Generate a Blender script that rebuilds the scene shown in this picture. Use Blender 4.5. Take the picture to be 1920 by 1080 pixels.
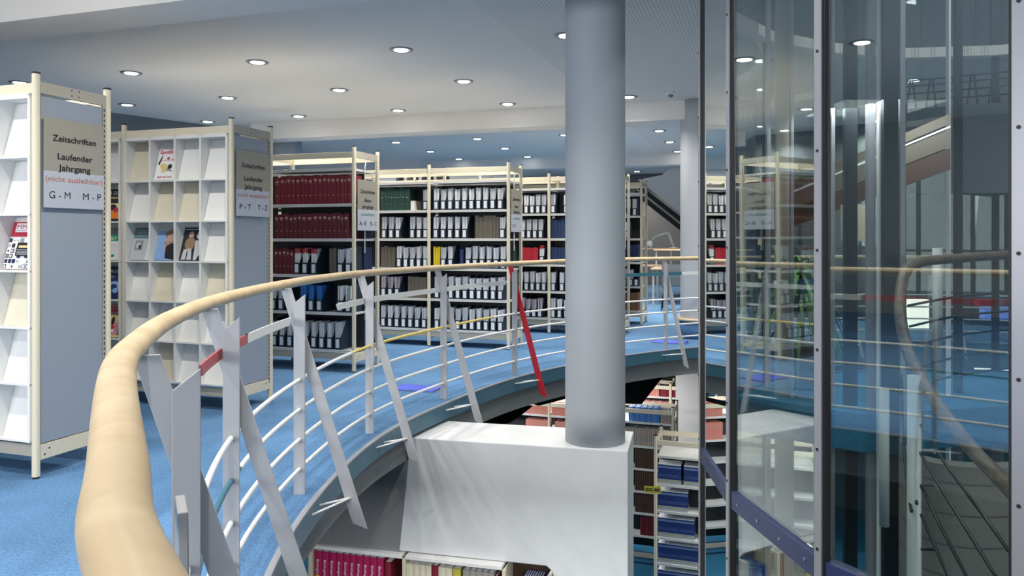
import bpy, bmesh, math, random
from mathutils import Vector, Matrix
random.seed(7)
for o in list(bpy.data.objects): bpy.data.objects.remove(o)
SC = bpy.context.scene
COL = SC.collection
PI = math.pi

# ------------------------------------------------------------------ camera, world, exposure
CAMH = 1.35
cam_d = bpy.data.cameras.new('camera'); cam = bpy.data.objects.new('camera', cam_d); COL.objects.link(cam)
cam_d.sensor_width = 36.0; cam_d.lens = 36.0 * 1437 / 1920
cam_d.shift_y = -(540 - 447) / 1920.0
cam_d.clip_start = 0.02
cam.location = (0, 0, CAMH); cam.rotation_euler = (PI / 2, 0, 0)
SC.camera = cam
SC.view_settings.view_transform = 'Standard'; SC.view_settings.look = 'None'
SC.view_settings.gamma = 1; SC.view_settings.use_curve_mapping = False
SC.view_settings.exposure = 0.62
W = bpy.data.worlds.new('world'); SC.world = W; W.use_nodes = True
W.node_tree.nodes['Background'].inputs[0].default_value = (0.86, 0.88, 0.90, 1)
W.node_tree.nodes['Background'].inputs[1].default_value = 0.8
try:
    SC.cycles.transparent_max_bounces = 24
    SC.cycles.max_bounces = 8
except Exception: pass

def area(name, loc, target, sx, sy, power, col=(1, 1, 1)):
    l = bpy.data.lights.new(name, 'AREA'); l.shape = 'RECTANGLE'; l.size = sx; l.size_y = sy
    l.energy = power; l.color = col
    o = bpy.data.objects.new(name, l); COL.objects.link(o); o.location = loc
    o.rotation_euler = (Vector(target) - Vector(loc)).to_track_quat('-Z', 'Y').to_euler()
    return o
# unseen fill light added behind the camera, to the left
area('window_daylight', (-6.0, -3.2, 2.0), (1.0, 5.5, 0.4), 6, 1.8, 190, (1.0, 0.99, 0.97))

HCZ = 3.22; KC = (HCZ - CAMH) / 1.65     # ceiling height
# ------------------------------------------------------------------ frame of the racks
TH = 0.321
UX, UY = math.cos(TH), -math.sin(TH)
VX, VY = math.sin(TH), math.cos(TH)
def uv(U, V, z=0.0): return Vector((U * UX + V * VX, U * UY + V * VY, z))
def u_at(px, V):
    s = (px - 960) / 1437.0
    d = V / (VX * s + VY)
    return UX * s * d + UY * d

# ------------------------------------------------------------------ materials
MATS = {}
def mat(name, col, rough=0.5, metal=0.0, emit=None, es=0.0, noise=None, bump=None, spec=None):
    if name in MATS: return MATS[name]
    m = bpy.data.materials.new(name); m.use_nodes = True; nt = m.node_tree
    b = nt.nodes['Principled BSDF']
    b.inputs['Base Color'].default_value = (*col, 1); b.inputs['Roughness'].default_value = rough
    b.inputs['Metallic'].default_value = metal
    if spec is not None: b.inputs['Specular IOR Level'].default_value = spec
    if emit: b.inputs['Emission Color'].default_value = (*emit, 1); b.inputs['Emission Strength'].default_value = es
    if noise or bump:
        tc = nt.nodes.new('ShaderNodeTexCoord')
    if noise:   # (scale, amount, detail)
        n = nt.nodes.new('ShaderNodeTexNoise'); n.inputs['Scale'].default_value = noise[0]; n.inputs['Detail'].default_value = noise[2]
        r = nt.nodes.new('ShaderNodeMapRange'); r.inputs[1].default_value = .3; r.inputs[2].default_value = .7
        r.inputs[3].default_value = 1 - noise[1]; r.inputs[4].default_value = 1 + noise[1]
        mx = nt.nodes.new('ShaderNodeVectorMath'); mx.operation = 'SCALE'; mx.inputs[0].default_value = col
        nt.links.new(tc.outputs['Object'], n.inputs['Vector']); nt.links.new(n.outputs[0], r.inputs[0])
        nt.links.new(r.outputs[0], mx.inputs['Scale']); nt.links.new(mx.outputs[0], b.inputs['Base Color'])
    if bump:    # (scale, strength)
        n2 = nt.nodes.new('ShaderNodeTexNoise'); n2.inputs['Scale'].default_value = bump[0]; n2.inputs['Detail'].default_value = 4
        bp = nt.nodes.new('ShaderNodeBump'); bp.inputs['Strength'].default_value = bump[1]; bp.inputs['Distance'].default_value = .01
        nt.links.new(tc.outputs['Object'], n2.inputs['Vector']); nt.links.new(n2.outputs[0], bp.inputs['Height'])
        nt.links.new(bp.outputs[0], b.inputs['Normal'])
    MATS[name] = m
    return m

M_cream = mat('cream powder coat', (0.72, 0.65, 0.50), .45)
M_creamd = mat('beige grey powder coat', (0.44, 0.41, 0.34), .5)
M_white = mat('white laminate', (0.80, 0.80, 0.78), .45)
M_shelf = mat('light grey shelf steel', (0.72, 0.72, 0.70), .4)
M_beige = mat('beige laminate', (0.68, 0.63, 0.50), .5)
M_panel = mat('blue grey panel', (0.30, 0.34, 0.40), .55)
M_signb = mat('taupe sign board', (0.33, 0.31, 0.26), .55)
M_signw = mat('pale grey sign strip', (0.48, 0.51, 0.57), .5)
M_black = mat('black lettering', (0.015, 0.015, 0.018), .5)
M_redtxt = mat('faded red lettering', (0.48, 0.20, 0.17), .5)
M_dark = mat('dark rubber', (0.015, 0.015, 0.018), .5)
M_rail = mat('light grey painted steel', (0.40, 0.41, 0.435), .35)
M_railw = mat('white painted steel', (0.80, 0.81, 0.82), .3)
M_red = mat('red painted steel', (0.50, 0.02, 0.035), .35)
M_redp = mat('faded red painted steel', (0.48, 0.09, 0.10), .4)
M_yel = mat('yellow painted steel', (0.75, 0.58, 0.16), .35)
M_teal = mat('teal painted steel', (0.05, 0.17, 0.24), .4)
M_ceil = None
M_wall = mat('grey plaster', (0.36, 0.37, 0.38), .8, noise=(3, .05, 3))
M_slate = mat('slate blue wall', (0.13, 0.16, 0.19), .8, noise=(2, .06, 3))
M_block = mat('white painted concrete', (0.66, 0.68, 0.70), .75, noise=(6, .03, 5), bump=(30, .12))
M_slab = mat('grey concrete slab', (0.20, 0.21, 0.22), .85, noise=(3, .05, 4))
M_fascia = mat('blue grey steel fascia', (0.055, 0.15, 0.22), .4, noise=(5, .1, 3))
M_mull = mat('brushed grey aluminium', (0.42, 0.43, 0.47), .35, .4)
M_navyband = mat('navy painted steel band', (0.035, 0.05, 0.13), .35)
M_steel = mat('stainless steel', (0.5, 0.5, 0.5), .25, 1.0)
M_darkst = mat('dark steel tube', (0.04, 0.05, 0.055), .3, .6)
M_post = mat('pale green grey pipe', (0.45, 0.50, 0.50), .4)
M_navy = mat('navy cardboard', (0.012, 0.028, 0.050), .6)
M_navy2 = mat('dark blue book cloth', (0.012, 0.03, 0.10), .6)
M_blue = mat('bright blue paper', (0.03, 0.20, 0.60), .5)
M_label = mat('white paper label', (0.82, 0.83, 0.85), .6)
M_burg = mat('burgundy book cloth', (0.22, 0.012, 0.030), .55)
M_burg2 = mat('dark burgundy book cloth', (0.13, 0.010, 0.022), .55)
M_green = mat('dark green book cloth', (0.012, 0.055, 0.040), .55)
M_taupe = mat('taupe book cloth', (0.12, 0.105, 0.080), .6)
M_brown = mat('brown book cloth', (0.20, 0.10, 0.045), .6)
M_dbrown = mat('dark brown book cloth', (0.06, 0.03, 0.018), .6)
M_rbook = mat('bright red book cover', (0.48, 0.02, 0.04), .45)
M_ybook = mat('yellow book cover', (0.80, 0.55, 0.02), .45)
M_pinkb = mat('magenta book cover', (0.42, 0.015, 0.10), .45)
M_salmon = mat('salmon book cover', (0.70, 0.25, 0.20), .5)
M_gold = mat('pale gold stamping', (0.55, 0.35, 0.28), .5)
M_grayb = mat('grey book cover', (0.33, 0.31, 0.28), .6)
M_creamb = mat('cream book cover', (0.66, 0.61, 0.46), .6)
M_jblue = mat('journal blue', (0.010, 0.030, 0.16), .5)
M_jlight = mat('journal light blue', (0.16, 0.24, 0.42), .5)
M_jyel = mat('journal olive yellow', (0.38, 0.36, 0.10), .5)
M_jgrey = mat('journal pale grey', (0.34, 0.38, 0.44), .5)
M_signyel = mat('yellow sign plastic', (0.52, 0.45, 0.06), .5)
M_vivid = mat('vivid blue plastic', (0.06, 0.10, 0.62), .5)
M_leaf = mat('palm leaf green', (0.10, 0.26, 0.09), .5)
M_terr = mat('brown planter', (0.10, 0.06, 0.04), .6)
M_chair = mat('grey plywood shell', (0.30, 0.29, 0.28), .5)
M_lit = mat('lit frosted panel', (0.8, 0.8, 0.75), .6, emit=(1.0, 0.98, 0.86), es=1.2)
M_screen = mat('blue screen', (0.1, 0.2, 0.6), .4, emit=(0.12, 0.25, 0.85), es=0.6)
M_lamp = mat('lit diffuser', (1, 1, 1), .5, emit=(1, 0.99, 0.96), es=9)
M_ring = mat('downlight trim', (0.26, 0.27, 0.29), .3, .3)

def wood(name, c1, c2, scale=(3, 3, 3), rough=.4):
    m = bpy.data.materials.new(name); m.use_nodes = True; nt = m.node_tree; b = nt.nodes['Principled BSDF']
    tc = nt.nodes.new('ShaderNodeTexCoord'); mp = nt.nodes.new('ShaderNodeMapping'); mp.inputs['Scale'].default_value = scale
    n = nt.nodes.new('ShaderNodeTexNoise'); n.inputs['Scale'].default_value = 2.2; n.inputs['Detail'].default_value = 6
    n.inputs['Distortion'].default_value = .8
    cr = nt.nodes.new('ShaderNodeValToRGB'); cr.color_ramp.elements[0].position = .35; cr.color_ramp.elements[1].position = .65
    cr.color_ramp.elements[0].color = (*c1, 1); cr.color_ramp.elements[1].color = (*c2, 1)
    nt.links.new(tc.outputs['Object'], mp.inputs[0]); nt.links.new(mp.outputs[0], n.inputs['Vector'])
    nt.links.new(n.outputs[0], cr.inputs[0]); nt.links.new(cr.outputs[0], b.inputs['Base Color'])
    b.inputs['Roughness'].default_value = rough
    return m
M_beech = wood('pale beech wood', (0.50, 0.375, 0.22), (0.61, 0.48, 0.305), (4, 4, 6), .38)
M_plank = wood('light birch', (0.66, 0.50, 0.32), (0.74, 0.58, 0.38))
M_darkwood = wood('weathered brown wood', (0.10, 0.075, 0.055), (0.20, 0.16, 0.12), (12, 4, 12), .45)

def carpet(name, col):
    m = bpy.data.materials.new(name); m.use_nodes = True; nt = m.node_tree; b = nt.nodes['Principled BSDF']
    b.inputs['Roughness'].default_value = .95; b.inputs['Specular IOR Level'].default_value = .15
    tc = nt.nodes.new('ShaderNodeTexCoord')
    def nz(scale, det):
        n = nt.nodes.new('ShaderNodeTexNoise'); n.inputs['Scale'].default_value = scale; n.inputs['Detail'].default_value = det
        nt.links.new(tc.outputs['Object'], n.inputs['Vector']); return n
    a = nz(1.3, 4); f = nz(70, 3)
    ad = nt.nodes.new('ShaderNodeMath'); ad.operation = 'ADD'
    nt.links.new(a.outputs[0], ad.inputs[0]); nt.links.new(f.outputs[0], ad.inputs[1])
    r = nt.nodes.new('ShaderNodeMapRange'); r.inputs[1].default_value = .7; r.inputs[2].default_value = 1.3
    r.inputs[3].default_value = .68; r.inputs[4].default_value = 1.32
    nt.links.new(ad.outputs[0], r.inputs[0])
    mx = nt.nodes.new('ShaderNodeVectorMath'); mx.operation = 'SCALE'; mx.inputs[0].default_value = col
    nt.links.new(r.outputs[0], mx.inputs['Scale']); nt.links.new(mx.outputs[0], b.inputs['Base Color'])
    bp = nt.nodes.new('ShaderNodeBump'); bp.inputs['Strength'].default_value = .5; bp.inputs['Distance'].default_value = .01
    nt.links.new(f.outputs[0], bp.inputs['Height']); nt.links.new(bp.outputs[0], b.inputs['Normal'])
    return m
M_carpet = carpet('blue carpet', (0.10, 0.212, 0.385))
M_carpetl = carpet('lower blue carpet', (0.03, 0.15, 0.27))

def ceiling_mat():
    m = bpy.data.materials.new('perforated ceiling'); m.use_nodes = True; nt = m.node_tree; b = nt.nodes['Principled BSDF']
    b.inputs['Roughness'].default_value = .8
    tc = nt.nodes.new('ShaderNodeTexCoord'); mp = nt.nodes.new('ShaderNodeMapping'); mp.inputs['Rotation'].default_value = (0, 0, TH)
    mp.inputs['Scale'].default_value = (32, 32, 32)
    fr = nt.nodes.new('ShaderNodeVectorMath'); fr.operation = 'FRACTION'
    sb = nt.nodes.new('ShaderNodeVectorMath'); sb.operation = 'SUBTRACT'; sb.inputs[1].default_value = (.5, .5, 0)
    ml = nt.nodes.new('ShaderNodeVectorMath'); ml.operation = 'MULTIPLY'; ml.inputs[1].default_value = (1, 1, 0)
    ln = nt.nodes.new('ShaderNodeVectorMath'); ln.operation = 'LENGTH'
    lt = nt.nodes.new('ShaderNodeMath'); lt.operation = 'LESS_THAN'; lt.inputs[1].default_value = .26
    # perforated only towards the atrium
    dt = nt.nodes.new('ShaderNodeVectorMath'); dt.operation = 'DOT_PRODUCT'; dt.inputs[1].default_value = (UX, UY, 0)
    gt = nt.nodes.new('ShaderNodeMath'); gt.operation = 'GREATER_THAN'; gt.inputs[1].default_value = -2.2
    mu = nt.nodes.new('ShaderNodeMath'); mu.operation = 'MULTIPLY'
    mx = nt.nodes.new('ShaderNodeMix'); mx.data_type = 'RGBA'
    mx.inputs[6].default_value = (0.84, 0.805, 0.765, 1); mx.inputs[7].default_value = (0.54, 0.53, 0.52, 1)
    L = nt.links.new
    L(tc.outputs['Object'], mp.inputs[0]); L(mp.outputs[0], fr.inputs[0]); L(fr.outputs[0], sb.inputs[0]); L(sb.outputs[0], ml.inputs[0])
    L(ml.outputs[0], ln.inputs[0]); L(ln.outputs['Value'], lt.inputs[0])
    L(tc.outputs['Object'], dt.inputs[0]); L(dt.outputs['Value'], gt.inputs[0]); L(lt.outputs[0], mu.inputs[0]); L(gt.outputs[0], mu.inputs[1])
    L(mu.outputs[0], mx.inputs[0]); L(mx.outputs[2], b.inputs['Base Color'])
    return m
M_ceil = ceiling_mat()
M_beam = mat('beam plaster', (0.80, 0.775, 0.745), .8)

def glass_mat(name, tint, power=2.0):
    m = bpy.data.materials.new(name); m.use_nodes = True; nt = m.node_tree
    for n in list(nt.nodes): nt.nodes.remove(n)
    out = nt.nodes.new('ShaderNodeOutputMaterial'); mix = nt.nodes.new('ShaderNodeMixShader')
    t = nt.nodes.new('ShaderNodeBsdfTransparent'); t.inputs[0].default_value = (*tint, 1)
    g = nt.nodes.new('ShaderNodeBsdfGlossy'); g.inputs['Roughness'].default_value = 0.0; g.inputs[0].default_value = (.93, .97, .96, 1)
    ge = nt.nodes.new('ShaderNodeNewGeometry')
    dp = nt.nodes.new('ShaderNodeVectorMath'); dp.operation = 'DOT_PRODUCT'
    ab = nt.nodes.new('ShaderNodeMath'); ab.operation = 'ABSOLUTE'
    om = nt.nodes.new('ShaderNodeMath'); om.operation = 'SUBTRACT'; om.inputs[0].default_value = 1
    p5 = nt.nodes.new('ShaderNodeMath'); p5.operation = 'POWER'; p5.inputs[1].default_value = 5
    ma = nt.nodes.new('ShaderNodeMath'); ma.operation = 'MULTIPLY_ADD'; ma.inputs[1].default_value = .955; ma.inputs[2].default_value = .045
    o2 = nt.nodes.new('ShaderNodeMath'); o2.operation = 'SUBTRACT'; o2.inputs[0].default_value = 1
    pw = nt.nodes.new('ShaderNodeMath'); pw.operation = 'POWER'; pw.inputs[1].default_value = power
    o3 = nt.nodes.new('ShaderNodeMath'); o3.operation = 'SUBTRACT'; o3.inputs[0].default_value = 1
    L = nt.links.new
    L(ge.outputs['Normal'], dp.inputs[0]); L(ge.outputs['Incoming'], dp.inputs[1]); L(dp.outputs['Value'], ab.inputs[0])
    L(ab.outputs[0], om.inputs[1]); L(om.outputs[0], p5.inputs[0]); L(p5.outputs[0], ma.inputs[0]); L(ma.outputs[0], o2.inputs[1])
    L(o2.outputs[0], pw.inputs[0]); L(pw.outputs[0], o3.inputs[1]); L(o3.outputs[0], mix.inputs[0])
    L(t.outputs[0], mix.inputs[1]); L(g.outputs[0], mix.inputs[2]); L(mix.outputs[0], out.inputs[0])
    return m
M_glass = glass_mat('green tinted glass', (0.90, 0.94, 0.93), 3.6)
M_glass2 = glass_mat('inner glass', (0.92, 0.96, 0.95), 1.0)

# ------------------------------------------------------------------ mesh helpers
class MB:
    def __init__(s): s.v = []; s.f = []; s.mi = []; s.mats = []
    def m(s, mt):
        if mt not in s.mats: s.mats.append(mt)
        return s.mats.index(mt)
    def poly(s, pts, mt):
        i = len(s.v); s.v += [tuple(p) for p in pts]; s.f.append(tuple(range(i, i + len(pts)))); s.mi.append(s.m(mt))
    def box(s, x0, x1, y0, y1, z0, z1, mt, M=None, skip=()):
        i = len(s.v)
        P = [(x0, y0, z0), (x1, y0, z0), (x1, y1, z0), (x0, y1, z0), (x0, y0, z1), (x1, y0, z1), (x1, y1, z1), (x0, y1, z1)]
        if M is not None: P = [tuple(M @ Vector(p)) for p in P]
        s.v += P
        for k, f in enumerate([(0, 3, 2, 1), (4, 5, 6, 7), (0, 1, 5, 4), (1, 2, 6, 5), (2, 3, 7, 6), (3, 0, 4, 7)]):
            s.f.append(tuple(i + j for j in f)); s.mi.append(s.m(mt))
        return s
    def prism(s, pts, ext, mt):   # pts: planar loop of Vectors, ext: extrusion Vector
        n = len(pts); i = len(s.v); ext = Vector(ext)
        s.v += [tuple(p) for p in pts] + [tuple(Vector(p) + ext) for p in pts]
        k = s.m(mt)
        s.f.append(tuple(i + j for j in range(n))[::-1]); s.mi.append(k)
        s.f.append(tuple(i + n + j for j in range(n))); s.mi.append(k)
        for j in range(n):
            s.f.append((i + j, i + (j + 1) % n, i + n + (j + 1) % n, i + n + j)); s.mi.append(k)
        return s
    def tube(s, pts, r, mt, n=10, cap=True, rz=None, closed=False):   # r scalar; rz: vertical half-size for oval
        pts = [Vector(p) for p in pts]; i0 = len(s.v); N = len(pts); k = s.m(mt)
        for a, p in enumerate(pts):
            if closed: t = pts[(a + 1) % N] - pts[a - 1]
            else: t = pts[min(a + 1, N - 1)] - pts[max(a - 1, 0)]
            t.normalize()
            up = Vector((0, 0, 1)) if abs(t.z) < .95 else Vector((0, 1, 0))
            sd = t.cross(up).normalized(); u2 = sd.cross(t).normalized()
            for b in range(n):
                q = 2 * PI * b / n
                s.v.append(tuple(p + sd * (r * math.cos(q)) + u2 * ((rz or r) * math.sin(q))))
        for a in range(N if closed else N - 1):
            a2 = (a + 1) % N
            for b in range(n):
                s.f.append((i0 + a * n + b, i0 + a * n + (b + 1) % n, i0 + a2 * n + (b + 1) % n, i0 + a2 * n + b)); s.mi.append(k)
        if cap and not closed:
            s.f.append(tuple(i0 + b for b in range(n))[::-1]); s.mi.append(k)
            s.f.append(tuple(i0 + (N - 1) * n + b for b in range(n))); s.mi.append(k)
        return s
    def lathe(s, c, prof, mt, n=24):   # prof [(r,z)], c centre
        i0 = len(s.v); k = s.m(mt)
        for r, z in prof:
            for b in range(n):
                q = 2 * PI * b / n; s.v.append((c[0] + r * math.cos(q), c[1] + r * math.sin(q), c[2] + z))
        for a in range(len(prof) - 1):
            for b in range(n):
                s.f.append((i0 + a * n + b, i0 + a * n + (b + 1) % n, i0 + (a + 1) * n + (b + 1) % n, i0 + (a + 1) * n + b)); s.mi.append(k)
        s.f.append(tuple(i0 + b for b in range(n))[::-1]); s.mi.append(k)
        s.f.append(tuple(i0 + (len(prof) - 1) * n + b for b in range(n))); s.mi.append(k)
        return s
    def mesh(s, name):
        me = bpy.data.meshes.new(name); me.from_pydata(s.v, [], s.f)
        for m_ in s.mats: me.materials.append(m_)
        me.polygons.foreach_set('material_index', s.mi); me.update()
        return me
    def build(s, name, parent=None, smooth=False, bevel=0):
        me = s.mesh(name)
        bm = bmesh.new(); bm.from_mesh(me); bmesh.ops.recalc_face_normals(bm, faces=bm.faces); bm.to_mesh(me); bm.free()
        o = bpy.data.objects.new(name, me); COL.objects.link(o)
        if parent: o.parent = parent
        if smooth:
            me.polygons.foreach_set('use_smooth', [len(p.vertices) == 4 for p in me.polygons])
        if bevel:
            b = o.modifiers.new('bevel', 'BEVEL'); b.width = bevel; b.segments = 2; b.limit_method = 'ANGLE'
        return o

def tag(o, label=None, cat=None, group=None, kind=None):
    if label: o['label'] = label
    if cat: o['category'] = cat
    if group: o['group'] = group
    if kind: o['kind'] = kind
    return o
def empty(name, loc=(0, 0, 0), rz=0.0):
    o = bpy.data.objects.new(name, None); COL.objects.link(o); o.location = loc; o.rotation_euler = (0, 0, rz); return o
def struct(mb, name, label=None, **k):
    o = mb.build(name, **k); o['kind'] = 'structure'
    if label: o['label'] = label
    return o
def copy_tree(o, parent=None):
    c = o.copy(); COL.objects.link(c); c.parent = parent
    for ch in list(o.children): copy_tree(ch, c)
    return c
FACE_X = Matrix(((0, 0, 1), (1, 0, 0), (0, 1, 0)))          # reads along +y, faces +x
FACE_Y = Matrix(((1, 0, 0), (0, 0, -1), (0, 1, 0)))         # reads along +x, faces -y
SPINE = Matrix(((0, 1, 0), (0, 0, -1), (-1, 0, 0)))         # reads downwards, faces -y
def text(body, loc, width, height, R, mt, parent, name='lettering', bold=.0):
    c = bpy.data.curves.new(name, 'FONT'); c.body = body; c.size = 1; c.align_x = 'CENTER'; c.align_y = 'CENTER'
    c.extrude = .0; c.offset = 0 if 'M' in body else bold * 3; c.materials.append(mt)
    f = bpy.data.objects.new('lettering_curve', c); COL.objects.link(f)
    me = bpy.data.meshes.new_from_object(f.evaluated_get(bpy.context.evaluated_depsgraph_get()))
    bpy.data.objects.remove(f); bpy.data.curves.remove(c)
    if not me.materials: me.materials.append(mt)
    o = bpy.data.objects.new(name, me); COL.objects.link(o)
    xs = [v.co.x for v in me.vertices]; d = Vector((max(xs) - min(xs), 0, 0))
    sx = width / max(d.x, .01); sy = height / .72
    o.matrix_basis = Matrix.Translation(loc) @ R.to_4x4() @ Matrix.Diagonal((sx, sy, 1, 1))
    o.parent = parent
    return o

# ------------------------------------------------------------------ the void's edge: a smooth closed loop
def catmull(P, closed=True, n=12):
    out = []; N = len(P)
    for i in range(N if closed else N - 1):
        p0, p1, p2, p3 = [Vector(P[(i + k) % N] if closed else P[min(max(i + k, 0), N - 1)]) for k in (-1, 0, 1, 2)]
        for j in range(n):
            t = j / n
            out.append(.5 * ((2 * p1) + (p2 - p0) * t + (2 * p0 - 5 * p1 + 4 * p2 - p3) * t * t + (3 * p1 - p0 - 3 * p2 + p3) * t ** 3))
    if not closed: out.append(Vector(P[-1]))
    return out
RAILP = [(-.28, .5675), (-.45, .875), (-.745, 1.45), (-.885, 1.80), (-1.045, 2.32), (-1.165, 2.90), (-1.225, 3.50), (-1.235, 4.18), (-1.19, 4.8), (-1.025, 5.58), (-.59, 6.55), (.05, 7.62),
         (.80, 8.63), (1.84, 9.42), (3.10, 9.98), (4.6, 10.25), (6.3, 10.0), (8.0, 9.0), (9.3, 7.3), (9.8, 5.2), (9.5, 3.0), (8.4, 1.0),
         (6.6, -.5), (4.5, -1.2), (2.4, -1.1), (.9, -.55), (.1, .08)]
LOOP = catmull([(x, y, 0) for x, y in RAILP], True, 10)
def off(loop, d):     # positive = towards the void (inward)
    N = len(loop); out = []
    for i in range(N):
        t = (loop[(i + 1) % N] - loop[i - 1]).normalized()
        nrm = Vector((t.y, -t.x, 0))       # right hand of travel = inside (travelling clockwise)
        out.append(loop[i] + nrm * d)
    return out
POSTP = [(-.245, .60), (-.735, 1.73), (-1.047, 2.86), (-1.12, 4.04), (-.984, 5.30), (-.574, 6.44), (.026, 7.58), (.87, 8.55), (1.873, 9.35),
         (3.10, 9.91), (4.45, 10.18), (5.8, 10.05), (7.05, 9.55), (8.15, 8.7), (9.2, 7.2), (9.7, 5.2), (9.4, 3.0), (8.3, 1.05), (6.6, -.35), (4.5, -1.05), (2.45, -.95), (.95, -.42), (.13, .12)]
POSTC = catmull([(x, y, 0) for x, y in POSTP], True, 10)
EDGE = off(POSTC, .10)
def nearest(loop, p):
    p = Vector((p[0], p[1], 0)); return min(range(len(loop)), key=lambda i: (loop[i] - p).length)

# drum polygon
DR = [(1.2385, 5.0), (1.45, 5.85), (1.83, 6.65), (2.42, 7.33), (3.2, 7.8), (4.08, 8.02), (4.98, 7.9), (5.78, 7.45), (6.35, 6.72), (6.65, 5.87),
      (6.7, 4.97), (6.5, 4.09), (6.08, 3.3), (5.45, 2.65), (4.65, 2.22), (3.78, 1.98), (2.95, 1.95), (2.25, 2.05), (1.70, 2.56), (1.307, 3.239), (1.183, 4.145)]

# ------------------------------------------------------------------ setting
def holed(outer, hole, z, mt, name, flip=False, thick=0.0):
    bm = bmesh.new(); ed = []
    for lp in (outer, hole):
        vs = [bm.verts.new((p[0], p[1], z)) for p in lp]
        ed += [bm.edges.new((vs[i], vs[(i + 1) % len(vs)])) for i in range(len(vs))]
    bmesh.ops.triangle_fill(bm, edges=ed, use_beauty=True, use_dissolve=False)
    if thick:
        g = bmesh.ops.extrude_face_region(bm, geom=bm.faces[:])
        for e in g['geom']:
            if isinstance(e, bmesh.types.BMVert): e.co.z += thick
    bmesh.ops.recalc_face_normals(bm, faces=bm.faces)
    me = bpy.data.meshes.new(name); bm.to_mesh(me); bm.free(); me.materials.append(mt)
    o = bpy.data.objects.new(name, me); COL.objects.link(o); o['kind'] = 'structure'; return o
OUT = [(-9.8, -5), (14, -5), (14, 25), (-9.8, 25)]
holed(OUT, [(p.x, p.y) for p in EDGE], -.012, M_carpet, 'floor', thick=.012)
holed(OUT, [(p.x, p.y) for p in off(EDGE, -.06)], -.33, M_slab, 'slab', thick=.317)
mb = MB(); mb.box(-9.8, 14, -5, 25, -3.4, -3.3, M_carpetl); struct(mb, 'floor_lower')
DRC = Vector((4.0, 5.0, 0))
holed(OUT, [(p[0] + (DRC.x - p[0]) * .03, p[1] + (DRC.y - p[1]) * .03) for p in DR], HCZ, M_ceil, 'ceiling', thick=.1)
mb = MB(); mb.box(0, 8, 1, 9, 6.2, 6.3, M_slate); struct(mb, 'ceiling_drum')
dl = [Vector((p[0] + (4.0 - p[0]) * -.02, p[1] + (5.0 - p[1]) * -.02, 0)) for p in DR]
mb = MB()
for q in range(len(dl)):
    a_, b_ = dl[q], dl[(q + 1) % len(dl)]; w__ = (a_ - Vector((4, 5, 0))).normalized() * .1
    mb.prism([Vector((a_.x, a_.y, HCZ + .05)), Vector((b_.x, b_.y, HCZ + .05)), Vector((b_.x, b_.y, 6.2)), Vector((a_.x, a_.y, 6.2))], w__, M_slate)
struct(mb, 'wall_lightwell')
# fascia strip
fo, fi = off(EDGE, .0), off(EDGE, -.02)
def strip(loopo, loopi, z0, z1, mt, name, label=None, i0=0, i1=None):
    mb = MB(); N = len(loopo); k = mb.m(mt); rng = range(N)
    for lp, z in ((loopo, z0), (loopo, z1), (loopi, z1), (loopi, z0)):
        mb.v += [(p.x, p.y, z) for p in lp]
    for i in rng:
        j = (i + 1) % N
        for a, b in ((0, 1), (1, 2), (2, 3), (3, 0)):
            mb.f.append((a * N + i, a * N + j, b * N + j, b * N + i)); mb.mi.append(k)
    return mb.build(name, smooth=False)
o = strip(off(EDGE, .012), off(EDGE, -.012), -.125, .004, M_fascia, 'trim_fascia'); o['kind'] = 'structure'
o = strip(off(EDGE, .016), off(EDGE, -.012), .0, .010, M_mull, 'trim_edge'); o['kind'] = 'structure'

# beams (downstands)
for n, V0 in enumerate((-1.9, 3.72, 9.3, 15.0, 20.5)):
    mb = MB(); R = Matrix.Translation(uv(0, V0 * KC)) @ Matrix.Rotation(-TH, 4, 'Z')
    x1 = 4 if V0 > 9 else (5 if V0 == 9.3 else 1.0)
    mb.box(-9 if V0 < 9 else -8, {3.72: -.4, 9.3: 9, -1.9: 6}.get(V0, 10), 0, .38 * KC, CAMH + 1.42 * KC, HCZ, M_beam, R); struct(mb, 'ceiling_beam')
# walls
def wall(name, a, b, z0, z1, mt, th=.12):
    a = Vector((a[0], a[1], 0)); b = Vector((b[0], b[1], 0)); d = (b - a); L = d.length
    R = Matrix.Translation(a) @ Matrix.Rotation(math.atan2(d.y, d.x), 4, 'Z')
    mb = MB(); mb.box(0, L, 0, th, z0, z1, mt, R); return struct(mb, name)
wall('wall_left', (-9.6, 6.46), (-4.75, 13.03), 0, HCZ, M_slate)
wall('wall_left_near', (-9.6, -4.9), (-9.6, 6.46), 0, HCZ, M_wall)
wall('wall_left_lower', (-9.3, -4.9), (-9.3, 20), -3.3, -.33, M_slab)
wall('wall_near_lower', (13.8, -4.9), (-9.3, -4.9), -3.3, -.33, M_slab)
wall('wall_left_far', (-4.85, 13.0), (-6.6, 23.8), 0, HCZ, M_slate)
bw0, bw1 = uv(-7.4, 22.3), uv(9.5, 22.3)
wall('wall_back', (bw0.x, bw0.y), (bw1.x, bw1.y), 0, HCZ, mat('mid grey wall', (.15, .155, .16), .8))
wall('wall_back_lower', (bw0.x, bw0.y - 2), (bw1.x, bw1.y - 2), -3.3, -.33, M_wall)
wall('wall_right', (13.5, 24.5), (13.5, -4.9), -3.3, HCZ, M_wall)

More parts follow.
